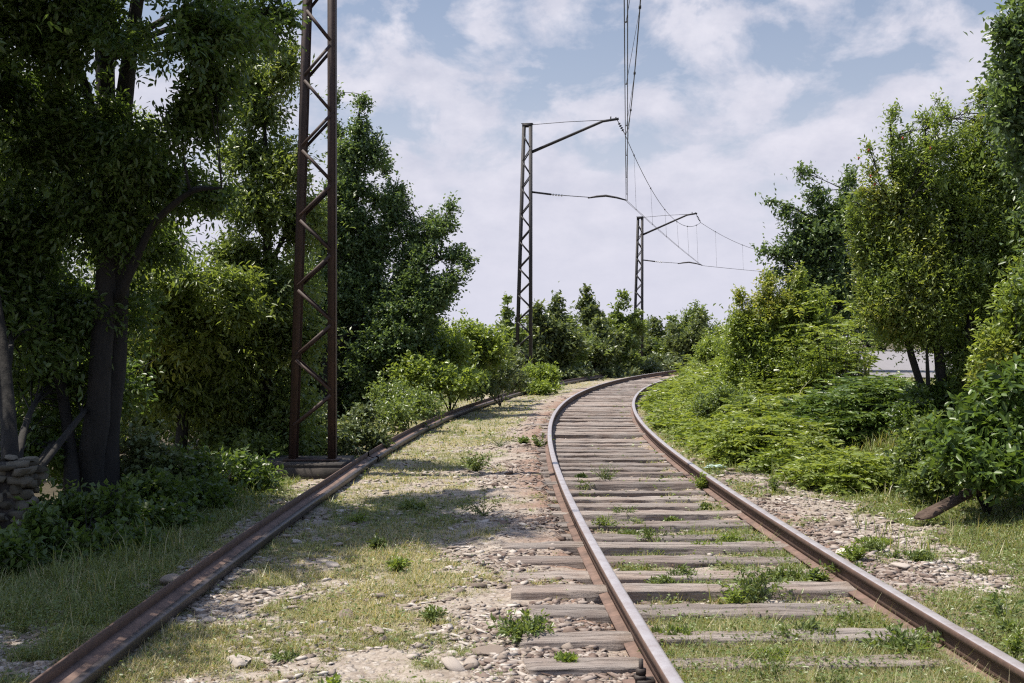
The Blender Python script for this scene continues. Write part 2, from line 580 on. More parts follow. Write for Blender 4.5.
M['timber'] = wood('dark_timber', (0.015, 0.011, 0.009), (0.05, 0.037, 0.03), (0.12, 0.095, 0.075))


def concrete(name, a, b):
    m, t, p, out = new_mat(name)
    n = noise(t, 6, 7, 0.65)
    setc(t, p.inputs['Base Color'], ramp(t, n, [(0.3, a), (0.7, b)]))
    p.inputs['Roughness'].default_value = 0.95
    bump(t, p, n, 0.6, 0.02)
    return m
M['block'] = concrete('old_concrete', (0.018, 0.016, 0.014), (0.06, 0.05, 0.043))
M['asphalt'] = concrete('road_asphalt', (0.145, 0.137, 0.142), (0.21, 0.198, 0.203))
M['petal'] = concrete('flower_white', (0.36, 0.38, 0.26), (0.55, 0.56, 0.44))
M['blossom'] = concrete('flower_orange', (0.25, 0.045, 0.03), (0.4, 0.09, 0.05))
M['paper'] = concrete('white_paper', (0.7, 0.7, 0.7), (0.85, 0.85, 0.85))
M['plastic'] = concrete('green_plastic', (0.26, 0.36, 0.30), (0.42, 0.5, 0.45))

# ------------------------------------------------------------------ ground
def build_ground():
    ys = np.concatenate([np.linspace(-40, 3, 24)[:-1], np.geomspace(3, 75, 470), np.geomspace(80, 4000, 26)])
    us = [0.0]
    st = 0.045
    while us[-1] < 4000:
        if us[-1] > 4.8: st *= 1.06
        us.append(us[-1] + st)
    us = np.array(us); us = np.concatenate([-us[:0:-1], us])
    xc = np.interp(ys, TY, TX)
    Y = np.repeat(ys[:, None], len(us), 1)
    X = xc[:, None] + us[None] * np.ones_like(Y)
    Z = ground_z(X, Y)
    V = np.stack([X, Y, Z], -1).reshape(-1, 3)
    n, k = len(ys), len(us)
    i = np.arange(n - 1)[:, None] * k; j = np.arange(k - 1)[None]
    q = np.stack([i + j, i + j + 1, i + k + j + 1, i + k + j], -1).reshape(-1, 4)
    x, y = V[:, 0], V[:, 1]
    u = uoff(x, y)
    g, dry = grass_amount(x, y)
    rust = np.exp(-((np.abs(u) - 0.95) / 0.38) ** 2) * sstep(0.3, 0.55, fbm(x * 2, y * 2, 2.2, 3)) + 0.3 * (np.abs(u) < 1) * fbm(x * 1.3, y * 1.3, 5)
    rust = rust * sstep(-1.9, -1.2, u) * sstep(1.6, 1.0, u)
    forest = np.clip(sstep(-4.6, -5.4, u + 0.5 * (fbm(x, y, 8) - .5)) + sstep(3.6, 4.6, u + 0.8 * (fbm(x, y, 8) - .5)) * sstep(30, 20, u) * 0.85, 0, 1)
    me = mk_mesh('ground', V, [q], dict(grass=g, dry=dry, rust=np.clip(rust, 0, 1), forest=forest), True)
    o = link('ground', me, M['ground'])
    tag(o, kind='structure')
build_ground()


def build_road():
    # a worn asphalt lane on the bank, running away to the right behind the bushes
    ctr = np.array([(5.6, 20.0), (7.6, 25), (10.2, 32), (13.5, 41), (17.5, 52), (22.5, 66)])
    tt = np.linspace(0, 5, 60)
    cx = np.interp(tt, range(6), ctr[:, 0]); cy = np.interp(tt, range(6), ctr[:, 1])
    V = []; m = 9
    for a, (x, y) in enumerate(zip(cx, cy)):
        for b in range(m):
            w = (b / (m - 1) - 0.5) * 5.4
            if b in (0, m - 1): w += 0.25 * (vnoise(np.array([a * .7]), np.array([b * 3.]))[0] - .5)
            V.append((x + w * .92, y - w * .40, 0))
    V = np.array(V); V[:, 2] = ground_base(V[:, 0], V[:, 1]) + 0.05
    i = np.arange(59)[:, None] * m; j = np.arange(m - 1)[None]
    q = np.stack([i + j, i + j + 1, i + m + j + 1, i + m + j], -1).reshape(-1, 4)
    o = link('road', mk_mesh('road', V, [q], None, True), M['asphalt'])
    tag(o, kind='structure')
build_road()

# ------------------------------------------------------------------ rails
def frames(s, u, z, lean=0.0):
    fr = []
    ux = u(s) if callable(u) else np.full(len(s), u)
    X, Y, T = track(s, ux)
    for x, y, t in zip(X, Y, T):
        r = np.array([math.cos(t), -math.sin(t), 0]); up = np.array([0, 0, 1.0])
        r2 = r * math.cos(lean) + up * math.sin(lean); u2 = -r * math.sin(lean) + up * math.cos(lean)
        fr.append(((x, y, z), r2, u2))
    return fr

HEAD = [(-.034, .112), (-.036, .130), (-.036, .142), (-.031, .149), (-.018, .152), (.018, .152), (.031, .149), (.036, .142), (.036, .130), (.034, .112), (.012, .104), (-.012, .104)]
WEB = [(-.010, .022), (-.008, .045), (-.008, .085), (-.012, .104), (.012, .104), (.008, .085), (.008, .045), (.010, .022)]
FOOT = [(-.066, 0), (-.066, .010), (-.030, .018), (-.010, .022), (.010, .022), (.030, .018), (.066, .010), (.066, 0)]
SR = np.arange(-9, 62, 0.2)
for u_, lab in ((-.795, 'left running rail of the curved track, worn grey top and rusty foot beside the gravel'),
                (.795, 'right running rail of the curved track, worn grey top beside the stony strip and bushes')):
    t = thing('rail', lab, 'rail', group='running rails of the curved track')
    z = 0.018
    fr = frames(SR, u_, z)
    h = MB().sweep(HEAD, fr).build('head', M['rust_side'], t)
    h.data.materials.append(M['polish'])
    k = len(HEAD)
    mi = np.zeros(len(h.data.polygons), np.int32)
    for c in (3, 4, 5): mi[c::k] = 1
    h.data.polygons.foreach_set('material_index', mi)
    MB().sweep(WEB, fr).build('web', M['rust_side'], t)
    MB().sweep(FOOT, fr).build('foot', M['rust'], t)

# the disused rail lying on its side: foot stands up at the left, head at the right
def lying_rail(s0, s1, label, holes=()):
    t = thing('lying_rail', label, 'rail', group='disused rail lengths lying on their side')
    s = np.arange(s0, s1, 0.25)
    tr = lambda pr: [(b - 0.07, -a + 0.066) for a, b in pr]      # turned a quarter to the right
    fr = frames(s, U_DEAD, 0.016, -0.27)
    MB().sweep(tr(HEAD), fr).build('head', M['steel'], t)
    MB().sweep(tr(FOOT), fr).build('foot', M['rust_side'], t)
    wb = MB()
    cuts = sorted(holes); seg = []
    a = s0
    for c in cuts:
        seg.append((a, c - .12)); a = c + .12
    seg.append((a, s1 - .001))
    for a, b in seg:
        wb.sweep(tr(WEB), frames(np.linspace(a, b, max(2, int((b - a) / .25))), U_DEAD, 0.016, -0.27))
    for c in cuts:                                              # web plate with an oval bolt hole
        n = 16
        for zt in (0.066 + .010, 0.066 - .010):
            V = []; an = np.linspace(0, 2 * np.pi, n, endpoint=False)
            for q in an:
                ca, sa = math.cos(q), math.sin(q)
                k = 1 / max(abs(ca), abs(sa))
                for (ds, db) in ((.12 * ca * k, .041 * sa * k), (.034 * ca, .018 * sa)):
                    X, Y, T = track(c + ds, float(U_DEAD(c)) + (.063 + db) - .07)
                    V.append((float(X), float(Y), zt * 1.0 + .018 - .27 * (.063 + db - .07)))
            qd = [(2 * i, 2 * ((i + 1) % n), 2 * ((i + 1) % n) + 1, 2 * i + 1) for i in range(n)]
            wb.add(V, qd)
    wb.build('web', M['rust'], t)
    return t
lying_rail(-9, 12.55, 'long rusty disused rail lying on its side from the bottom left corner to the mast', holes=(12.3,))
lying_rail(12.62, 47, 'rusty disused rail length lying on its side, running from the mast to the far bushes')

# ------------------------------------------------------------------ sleepers
ORD = ['nearest', 'second', 'third', 'fourth', 'fifth', 'sixth', 'seventh', 'eighth', 'ninth', 'tenth', 'eleventh', 'twelfth',
       'thirteenth', 'fourteenth', 'fifteenth', 'sixteenth', 'seventeenth', 'eighteenth', 'nineteenth', 'twentieth']


def sleeper_mesh(seed):
    r = np.random.default_rng(seed)
    nx, L, Wd, Hh = 46, 2.75 * r.uniform(.97, 1.02), r.uniform(.20, .25), .16
    xs = np.linspace(-L / 2, L / 2, nx)
    V = []; rows = []
    crack = r.uniform(-.03, .03)
    prof0 = [(-.5, -1), (-.5, -.06), (-.475, 0), (-.2, .02), (-.014, .01), (0, -.22), (.014, .01), (.25, .02), (.475, 0), (.5, -.06), (.5, -1)]
    for i, x in enumerate(xs):
        e = min(i, nx - 1 - i)
        for j, (a, b) in enumerate(prof0):
            yy = a * Wd + (crack if 3 < j < 7 else 0)
            wv = (fbm(np.array([x * 2.2 + seed * 7]), np.array([a * 3.]), seed, 3)[0] - .5)
            wf = (vnoise(np.array([x * 9 + seed * 3]), np.array([a * 8.]), seed)[0] - .5)
            zz = b * Hh if b > -.9 else -Hh
            if b > -.9:
                zz += wv * .030 + wf * .012
                if j == 5: zz -= max(0, wv) * .09
            else:
                zz += 0
            if j in (0, 1, 9, 10): yy += (wv * .045 + wf * .014) * (1 if a > 0 else -1)
            xx = x + (wf * .05 if e == 0 else 0)
            if e == 0: zz -= .008
            V.append((xx, yy, zz))
    k = len(prof0); i = np.arange(nx - 1)[:, None] * k; j = np.arange(k - 1)[None]
    q = np.stack([i + j, i + k + j, i + k + j + 1, i + j + 1], -1).reshape(-1, 4)
    caps = [np.array([list(range(k))]), np.array([list(range((nx - 1) * k, nx * k))[::-1]])]
    return mk_mesh('sleeper', V, [q] + caps)
SM = [sleeper_mesh(k) for k in range(8)]
for m_ in SM: m_.materials.append(M['sleeper'])
rs = np.random.default_rng(5)
NEAR = [2.97, 3.46, 4.17, 4.71, 5.27, 5.84, 6.35, 6.92, 7.50]
s_ = NEAR[0]; k = 0
while s_ < 46:
    X, Y, T = track(s_, rs.normal(0, .035))
    o = link('sleeper', SM[int(rs.integers(8))])
    o.location = (float(X), float(Y), rs.normal(0.024, .011) + (.014 if k < 4 else 0))
    flip = math.pi if rs.random() < .5 else 0
    o.rotation_euler = (rs.normal(0, .02), rs.normal(0, .004), -float(T) + rs.normal(0, .014) + flip)
    if k < 20:
        lab = 'weathered grey wooden sleeper under both running rails, %s' % ('nearest to the bottom edge of the photo' if k == 0 else ORD[k] + ' up from the bottom edge')
    else:
        lab = 'thin weathered sleeper in the distant bend of the curved track, past the near twenty'
    tag(o, lab, 'sleeper', 'wooden sleepers of the curved track')
    k += 1
    s_ = NEAR[k] if k < len(NEAR) else s_ + 0.555 + rs.normal(0, .035)

# rail fastening with bolt beside the left rail at the bottom of the picture
fx, fy, ft = (float(v) for v in track(2.55, -.795))
fp = thing('rail_fastening', 'black iron clamp with upright bolt on the foot of the left running rail', 'rail fastening', (fx, fy, .03), -ft)
MB().box((-.105, 0, .006), (.13, .20, .016)).build('base_plate', M['rust'], fp)
MB().box((-.075, 0, .030), (.085, .07, .028)).box((-.10, 0, .052), (.05, .06, .02)).build('clamp', M['iron'], fp)
MB().tube([(-.095, 0, .06), (-.095, 0, .135)], .011, 10).build('bolt', M['iron'], fp)
MB().tube([(-.095, 0, .064), (-.095, 0, .092)], .024, 6).build('nut', M['iron'], fp)

# ------------------------------------------------------------------ masts
MH = 8.32
def mast(label, loc, rz, mat, ax=0.0):
    t = thing('lattice_mast', label, 'mast', loc, rz, 'lattice steel overhead line masts')
    lx = lambda z: -.56 + .26 * z / MH
    for side in (0, 1):
        b = MB()
        for z0, z1 in ((0, MH),):
            if side:
                x0 = x1 = 0.0; sg = -1
            else:
                x0, x1, sg = lx(0), lx(MH), 1
            for (ox, w, oy, d) in ((.005, .010, 0, .18), (.044, .088, -.085, .010), (.044, .088, .085, .010)):
                P = []
                for x, z in ((x0, z0), (x1, z1)):
                    for a in (-1, 1):
                        for c in (-1, 1):
                            P.append((x + sg * (ox + a * w / 2), oy + c * d / 2, z))
                b.add(P, [(0, 1, 3, 2), (4, 6, 7, 5), (0, 4, 5, 1), (2, 3, 7, 6), (0, 2, 6, 4), (1, 5, 7, 3)])
        b.build('leg', mat, t)
    z = 0.42; lft = True
    while z < MH - .45:
        z1 = z + .365
        for oy in (-.094, .094):
            a = (lx(z) + .05, oy, z) if lft else (-.05, oy, z)
            c = (-.05, oy, z1) if lft else (lx(z1) + .05, oy, z1)
            MB().bar(a, c, .037, .007, (0, 1, 0)).build('brace', mat, t)
        z = z1 + .055; lft = not lft
    MB().box((lx(MH) / 2, 0, MH + .006), (.36, .21, .012)).box((lx(MH) / 2, -.097, MH - .05), (.30, .008, .09)).box((lx(MH) / 2, .097, MH - .05), (.30, .008, .09)).build('top_plate', mat, t)
    MB().box((lx(0) / 2, 0, .008), (.66, .36, .016)).build('base_plate', mat, t)
    zr = MH - .89
    MB().tube([(0, 0, zr), (2.25 + ax, 0, MH - .0), (2.75 + ax, 0, MH + .06)], [.05, .042, .04], 8).build('bracket_arm', mat, t)
    MB().tube([(0, 0, MH - .03), (1.1, 0, MH + .02), (2.3 + ax, 0, MH + .035)], .010, 5).build('tie_rod', mat, t)
    MB().tube([(2.5 + ax, 0, MH + .05), (2.5 + ax, 0, MH + .14)], .02, 6).build('end_clamp', mat, t)
    MB().tube([(2.66 + ax, 0, MH + .06), (2.66 + ax, 0, MH + .12)], .02, 6).build('end_clamp', mat, t)
    ins = MB().tube([(2.70 + ax, 0, MH + .03), (2.93 + ax, 0, MH - .40)], .014, 6)
    for k in range(4):
        f0 = .28 + .16 * k
        p = np.array((2.70 + ax + .23 * f0, 0, MH + .03 - .43 * f0)); dd = np.array((.23, 0, -.43)) / .488
        ins.tube([p - dd * .022, p + dd * .004, p + dd * .022], [.015, .052, .03], 10)
    ins.build('insulator', M['wire'], t)
    # registration arm holding the contact wire sideways
    za = 6.16
    MB().tube([(0, 0, za), (.62, 0, za - .09)], .034, 6).build('stub_arm', mat, t)
    r = MB().tube([(.62, 0, za - .09), (1.02, 0, za - .13)], .014, 6)
    for k in range(4):
        x = .68 + .09 * k
        r.tube([(x - .02, 0, za - .095 - .01 * k), (x + .02, 0, za - .10 - .01 * k)], .034, 8)
    r.build('rod_insulator', M['porcelain'], t)
    MB().tube([(1.0, 0, za - .13), (1.85 + ax * .55, 0, za - .21)], .012, 5).tube([(1.78 + ax * .55, 0, za - .23), (2.05 + ax * .55, 0, za - .19), (2.35 + ax * .55, 0, za - .17), (2.7 + ax * .55, 0, za - .24), (3.0 + ax * .55, 0, za - .33)], [.02, .034, .036, .03, .02], 8).build('registration_arm', mat, t)
    return t

MASTS = []
def place_mast(px, d, zb, label, mat, rz=None, ax=0.0):
    x = (px - CX) / F * d
    th_ = float(np.interp(d, TY, TT)) if rz is None else rz
    t = mast(label, (x, d, zb), -th_, mat, ax)
    MASTS.append((np.array((x, d, zb)), th_))
    b = thing('concrete_base', label.split(',')[0].replace('tall', 'low dark concrete block under the tall').replace('slim', 'concrete footing under the slim').replace('smallest', 'concrete footing under the smallest'), 'foundation block', (x - .40 * math.cos(th_), d + .40 * math.sin(th_), zb), -th_, 'mast foundation blocks')
    return t, b
def block(b, sx, sy, h):
    v = MB()
    n = 10
    me = MB().box((0, 0, -h / 2 - .003), (sx, sy, h)).mesh('block')
    import bmesh
    bm = bmesh.new(); bm.from_mesh(me)
    bmesh.ops.bevel(bm, geom=list(bm.edges), offset=.04, segments=2, affect='EDGES')
    bmesh.ops.subdivide_edges(bm, edges=list(bm.edges), cuts=3, use_grid_fill=True)
    for q in bm.verts:
        f = fbm(np.array([q.co.x * 4]), np.array([q.co.y * 4]), q.co.z * 4 + sx, 3)[0] - .5
        q.co.x += f * .07; q.co.y += f * .05
        if q.co.z < -.1: q.co.z += f * .05
        else: q.co.z -= abs(f) * .03
    bm.to_mesh(me); bm.free()
    link('block', me, M['block'], b)
t, b = place_mast(336, 14.5, .17, 'tall rusty lattice mast, standing close by the lying rail', M['mast1'], None, .90)
block(b, 1.16, 1.2, .5)
t, b = place_mast(532, 38.0, .10, 'slim dark lattice mast, with bracket arm left of the bend, the middle one', M['mast2'])
block(b, 1.1, .9, .5)
t, b = place_mast(643, 60.0, -.62, 'smallest dark lattice mast, with bracket arm, farthest along the bend', M['mast2'])
block(b, 1.1, .9, .8)

# ------------------------------------------------------------------ overhead line
def mpoint(i, lx_, lz):
    p, th_ = MASTS[i]
    return np.array((p[0] + lx_ * math.cos(th_), p[1] - lx_ * math.sin(th_), p[2] + lz))
mes = [np.array((1.9, -10.0, 8.0))] + [mpoint(i, 2.93 + (.9 if i == 0 else 0), MH - .40) for i in range(3)] + [np.array((21.5, 80.0, 8.0))]
con = [np.array((1.45, -10.0, 5.95))] + [mpoint(i, 3.0 + (.5 if i == 0 else 0), 6.16 - .35) for i in range(3)] + [np.array((21.5, 80.0, 5.75))]
ol = thing('overhead_line', 'thin dark overhead wires with droppers hanging from the mast arms above the track', 'overhead wire')
def wire(pts, sag, off=0.0, r=.009):
    P = []
    for a, b in zip(pts[:-1], pts[1:]):
        w = np.linspace(0, 1, 25)[:-1, None]
        q = a + (b - a) * w; q[:, 2] -= 4 * sag * (w * (1 - w))[:, 0]
        d = (b - a); nrm = np.array((d[1], -d[0], 0)) / np.hypot(d[0], d[1])
        P.append(q + nrm * off)
    P.append(pts[-1][None])
    return np.concatenate(P)
MW = wire(mes, 1.15)
MB().tube(MW, .011, 4).build('messenger_wire', M['wire'], ol)
for off in (-.022, .022):
    MB().tube(wire(con, .06, off), .0075, 4).build('contact_wire', M['wire'], ol)
CW = wire(con, .06)
for a in range(4):
    for fr_ in (.08, .27, .42, .58, .73, .92):
        i = int(round((a + fr_) * 24))
        MB().tube([MW[i], CW[i]], .005, 3).build('dropper', M['wire'], ol)
        MB().box(MW[i], (.04, .05, .05)).build('clamp', M['wire'], ol)
        MB().box(CW[i], (.02, .045, .02)).build('clamp', M['wire'], ol)

# ------------------------------------------------------------------ foliage
def unit(v):
    return v / (np.linalg.norm(v, axis=-1, keepdims=True) + 1e-9)


def leaves(r, P, D, L, Wd, up=.9, fold=.18, six=False):
    """leaf quads at P pointing along D; returns verts, tris, per-vertex id"""
    n = len(P)
    a = unit(D)
    nn = unit(np.array([0, 0, 1.0]) * up + r.normal(0, .65, (n, 3)))
    s = unit(np.cross(a, nn)); nn = np.cross(s, a)
    L = np.broadcast_to(np.asarray(L, float), (n,))[:, None] * r.uniform(.65, 1.25, (n, 1))
    w = np.broadcast_to(np.asarray(Wd, float), (n,))[:, None] * r.uniform(.75, 1.2, (n, 1)) * .5
    if six:
        V = np.stack([P, P + a * L * .3 + s * w * .9 + nn * w * fold, P + a * L * .65 + s * w * .85 + nn * w * fold * .6, P + a * L - nn * L * .12,
                      P + a * L * .65 - s * w * .85 + nn * w * fold * .6, P + a * L * .3 - s * w * .9 + nn * w * fold], 1).reshape(-1, 3)
        b = np.arange(n)[:, None] * 6
        q = np.concatenate([b + np.array([[0, 1, 2, 3]]), b + np.array([[0, 3, 4, 5]])])
        return V, q, 6
    V = np.stack([P, P + a * L * .45 + s * w + nn * w * fold * 2, P + a * L - nn * L * .10, P + a * L * .45 - s * w + nn * w * fold * 2], 1).reshape(-1, 3)
    b = np.arange(n)[:, None] * 4
    t = np.concatenate([b + np.array([[0, 2, 1]]), b + np.array([[0, 3, 2]])])
    return V, t, 4


def spray(r, tips, dirs, tl, nl, L, Wd, up=.9, droop=.25, six=False, tone=None, spread=.8):
    """leaves alternating along twigs that end near tips"""
    n = len(tips)
    tt = (np.arange(nl)[None] + r.random((n, nl))) / nl
    D = unit(dirs)
    tl = tl * np.exp(r.normal(0, .38, (n, 1)))
    P = tips[:, None] + D[:, None] * (tl * (tt - .75))[..., None]
    P[..., 2] -= droop * tl * tt ** 2
    rv = r.normal(0, 1, (n, nl, 3)); rv -= (rv * D[:, None]).sum(-1, keepdims=True) * D[:, None]
    LD = D[:, None] * .65 + unit(rv) * spread
    LD[..., 2] -= droop
    P = P.reshape(-1, 3); LD = LD.reshape(-1, 3)
    V, f, k = leaves(r, P, LD, L, Wd, up, six=six)
    tw = np.repeat(np.clip(r.normal(.5, .22, n), 0, 1), nl)
    rnd = np.clip(tw * .6 + r.random(n * nl) * .4, 0, 1)
    tn = np.zeros(n * nl) if tone is None else np.repeat(tone, nl) * (tt.reshape(-1) > .35)
    return V, f, np.repeat(rnd, k), np.repeat(tn, k)


def ell(r, c, rad, n, shell=.5):
    d = unit(r.normal(0, 1, (n, 3)))
    q = r.random((n, 1)) ** shell
    q = q * np.exp(r.normal(0, .13, (n, 1))) * np.where(r.random((n, 1)) < .11, r.uniform(1.05, 1.55, (n, 1)), 1)
    return np.asarray(c) + d * q * np.asarray(rad), d


def B(px, py, d, rx, ry, dep=None):
    """a leafy clump seen at px,py at distance d"""
    p = at(px, py, d)
    k = d / F
    return (np.array(p), np.array((rx * k, (dep if dep else max(rx, ry) * k * .9), ry * k)))


def chain(x0, y0, x1, y1, d, r0, r1, n, d1=None):
    o = []
    for i in range(n):
        w = i / (n - 1)
        rr = r0 + (r1 - r0) * w
        o.append(B(x0 + (x1 - x0) * w, y0 + (y1 - y0) * w, d + ((d1 or d) - d) * w, rr, rr * 1.05))
    return o


GAP = 0.115
def plant(name, label, cat, base, blobs, mat, trunks=None, seed=0, tips=900, nl=8, tl=.35, L=.08, Wd=.04, up=.5, droop=.25, gap=.42, gsc=1.6,
          six=False, group=None, bmat='bark', tonef=.0, shell=.42, limb_r=.05, twigs=True, clip=True, wt=None, spread=.8, leaf_up=.9):
    r = np.random.default_rng(seed)
    base = np.array(base, float)
    t = thing(name, label, cat, base, 0, group)
    area = np.array([(b[1][0] * b[1][2]) ** .5 * (b[1].prod()) ** (1 / 3) for b in blobs]); area /= area.sum()
    tp, td = [], []
    br = MB()
    trunks = trunks or []
    allp = np.array([p for tr in trunks for p, _ in tr] or [base]); allr = np.array([q for tr in trunks for _, q in tr] or [.03])
    for tr in trunks:
        P = np.array([p for p, _ in tr]); R = np.array([q for _, q in tr])
        m = len(P); w = np.linspace(0, m - 1, (m - 1) * 6 + 1)
        Q = np.stack([np.interp(w, range(m), P[:, i]) for i in range(3)], 1)
        ker = np.array([.25, .5, .25])
        for _ in range(4):
            Q[1:-1] = .25 * Q[:-2] + .5 * Q[1:-1] + .25 * Q[2:]
        RR = np.interp(w, range(m), R)
        wob = RR[:, None] * .35 * np.stack([vnoise(w * 1.7, np.full(len(w), seed + i * 3.3)) - .5 for i in range(3)], 1)
        br.tube(Q + wob - base, RR * (1 + .15 * (vnoise(w * 3, np.full(len(w), seed + 9.)) - .5)), 9)
    for (c, rad), ar in zip(blobs, area):
        n = max(6, int(tips * ar * (1 if wt is None else 1)))
        p, d = ell(r, c, rad, int(n * 2.4), shell)
        nz = .5 * fbm(p[:, 0] * gsc, p[:, 1] * gsc, p[:, 2] * gsc + seed, 2) + .5 * vnoise(p[:, 0] * gsc * 2.3 + 7, p[:, 1] * gsc * 2.3, p[:, 2] * gsc * 2.3 + seed)
        keep = nz > gap + GAP * np.clip((rad.mean() - .3) / .4, -1.6, 1) + .08 * (r.random(len(p)) - .5)
        p, d = p[keep][:n], d[keep][:n]
        if clip and len(p):
            gz = ground_base(p[:, 0], p[:, 1]) + .03
            k = p[:, 2] > gz
            p, d = p[k], d[k]
        if not len(p): continue
        dr = d * .8 + np.array((0, 0, up)) + r.normal(0, .35, p.shape)
        tp.append(p); td.append(dr)
        # limb into the clump
        dist = np.linalg.norm(allp - c, axis=1) + 2.5 * np.maximum(0, allp[:, 2] - c[2] + .15 * np.linalg.norm(allp - c, axis=1))
        j = dist.argmin()
        a = allp[j]; r0 = min(allr[j] * .6, limb_r * .7 + .007 * np.linalg.norm(c - a))
        w = np.linspace(0, 1, 9)[:, None]
        mid = a * .5 + c * .5 + np.array((0, 0, .12 * np.linalg.norm(c - a))) + r.normal(0, .05, 3) * np.linalg.norm(c - a)
        Q = a * (1 - w) ** 2 + mid * 2 * w * (1 - w) + c * w ** 2
        br.tube(Q - base, r0 * (1 - .75 * w[:, 0]), 6)
        if twigs:
            for q in p[r.permutation(len(p))[:max(4, min(26, len(p) // 5))]]:
                w0 = r.uniform(.45, 1.0)
                s0 = a * (1 - w0) ** 2 + mid * 2 * w0 * (1 - w0) + c * w0 ** 2
                e = np.linspace(0, 1, 5)[:, None]
                k_ = (s0 + q) / 2 + r.normal(0, .08, 3) * np.linalg.norm(q - s0)
                br.tube(s0 * (1 - e) ** 2 + k_ * 2 * e * (1 - e) + q * e ** 2 - base, max(.005, min(.012, r0 * .22)) * (1 - .7 * e[:, 0]), 4, False)
    tp = np.concatenate(tp); td = np.concatenate(td)
    tone = None
    if tonef:
        hi = fbm(tp[:, 0] * .9, tp[:, 1] * .9, tp[:, 2] * .9 + seed * 2, 2)
        tone = np.clip((hi - (.62 - tonef * .25)) * 5, 0, 1) * r.random(len(tp))
    V, f, rnd, tn = spray(r, tp, td, tl, nl, L, Wd, leaf_up, droop, six, tone, spread)
    cr = link('crown' if trunks else 'foliage', mk_mesh(name + '_leaves', V - base, [f], dict(rnd=rnd, tone=tn)), M[mat], t)
    if br.n:
        br.build('trunk' if trunks else 'stems', M[bmat], t, True)
    return t


def tk(pts):
    """trunk polyline from (px,py,d,radius_m)"""
    return [(np.array(at(a, b, d)), r) for a, b, d, r in pts]

exec_order = 0
# --- left: big dark tree with twin trunks
d0 = 11.6
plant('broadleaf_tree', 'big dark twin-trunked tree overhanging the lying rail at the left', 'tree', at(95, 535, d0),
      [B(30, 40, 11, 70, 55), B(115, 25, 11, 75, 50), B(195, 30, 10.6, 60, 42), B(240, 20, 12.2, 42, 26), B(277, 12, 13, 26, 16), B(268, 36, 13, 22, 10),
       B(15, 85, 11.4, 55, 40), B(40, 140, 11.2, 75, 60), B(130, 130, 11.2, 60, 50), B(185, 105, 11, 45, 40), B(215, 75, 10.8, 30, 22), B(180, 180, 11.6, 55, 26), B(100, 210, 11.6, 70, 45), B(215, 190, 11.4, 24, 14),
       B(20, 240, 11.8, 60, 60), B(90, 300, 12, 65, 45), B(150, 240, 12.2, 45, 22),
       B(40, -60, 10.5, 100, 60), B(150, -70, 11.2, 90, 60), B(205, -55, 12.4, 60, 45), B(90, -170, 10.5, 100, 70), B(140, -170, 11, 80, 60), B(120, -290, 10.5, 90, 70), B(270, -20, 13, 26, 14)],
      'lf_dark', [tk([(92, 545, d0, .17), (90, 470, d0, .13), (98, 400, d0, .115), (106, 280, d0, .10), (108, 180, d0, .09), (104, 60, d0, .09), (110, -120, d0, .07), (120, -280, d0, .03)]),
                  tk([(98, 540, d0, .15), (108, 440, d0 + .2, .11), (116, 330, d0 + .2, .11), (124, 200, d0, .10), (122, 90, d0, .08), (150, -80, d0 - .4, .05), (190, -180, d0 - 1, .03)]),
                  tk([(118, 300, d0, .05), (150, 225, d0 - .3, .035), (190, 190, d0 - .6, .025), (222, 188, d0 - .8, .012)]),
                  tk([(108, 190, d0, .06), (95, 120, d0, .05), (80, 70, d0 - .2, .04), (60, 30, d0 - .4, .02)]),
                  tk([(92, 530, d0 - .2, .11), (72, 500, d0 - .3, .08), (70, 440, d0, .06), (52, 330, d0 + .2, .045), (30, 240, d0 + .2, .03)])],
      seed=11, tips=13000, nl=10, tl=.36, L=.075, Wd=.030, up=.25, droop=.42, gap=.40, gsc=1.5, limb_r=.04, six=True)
# --- left edge dark tree behind the wall
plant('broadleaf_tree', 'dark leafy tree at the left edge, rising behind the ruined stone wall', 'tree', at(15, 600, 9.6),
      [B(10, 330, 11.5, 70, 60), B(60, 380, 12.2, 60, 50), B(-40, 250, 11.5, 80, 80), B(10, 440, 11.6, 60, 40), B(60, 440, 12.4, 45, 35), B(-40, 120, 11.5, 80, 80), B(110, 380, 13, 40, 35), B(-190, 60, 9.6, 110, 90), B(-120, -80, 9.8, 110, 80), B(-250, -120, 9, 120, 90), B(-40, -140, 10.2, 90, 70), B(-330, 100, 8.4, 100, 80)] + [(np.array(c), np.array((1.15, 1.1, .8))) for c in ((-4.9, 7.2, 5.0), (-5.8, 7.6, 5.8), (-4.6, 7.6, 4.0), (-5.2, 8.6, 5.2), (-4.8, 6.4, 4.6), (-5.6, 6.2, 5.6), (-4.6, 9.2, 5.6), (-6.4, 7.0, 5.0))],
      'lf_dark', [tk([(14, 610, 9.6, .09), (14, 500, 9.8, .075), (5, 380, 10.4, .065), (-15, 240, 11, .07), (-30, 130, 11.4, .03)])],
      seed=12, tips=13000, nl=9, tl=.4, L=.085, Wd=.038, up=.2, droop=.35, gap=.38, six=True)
# --- yellow-green chestnut lit from behind
plant('broadleaf_tree', 'yellow-green backlit tree with drooping leaves behind the big dark tree', 'tree', at(175, 520, 15.5),
      [B(195, 275, 14.6, 56, 14), B(160, 300, 15, 44, 16), B(225, 302, 14.6, 40, 14), B(190, 330, 15, 50, 26), B(235, 350, 15.4, 38, 26), B(150, 355, 15.6, 45, 30), B(200, 385, 15.8, 55, 30), B(150, 235, 15.8, 30, 30), B(125, 300, 16, 30, 40)],
      'lf_yellow', [tk([(178, 530, 15.6, .10), (180, 450, 15.6, .08), (186, 360, 15.4, .06), (192, 280, 15, .03)])],
      seed=13, tips=5200, nl=9, tl=.42, L=.095, Wd=.034, up=.2, droop=.35, gap=.42, gsc=1.6, six=True, tonef=.9)
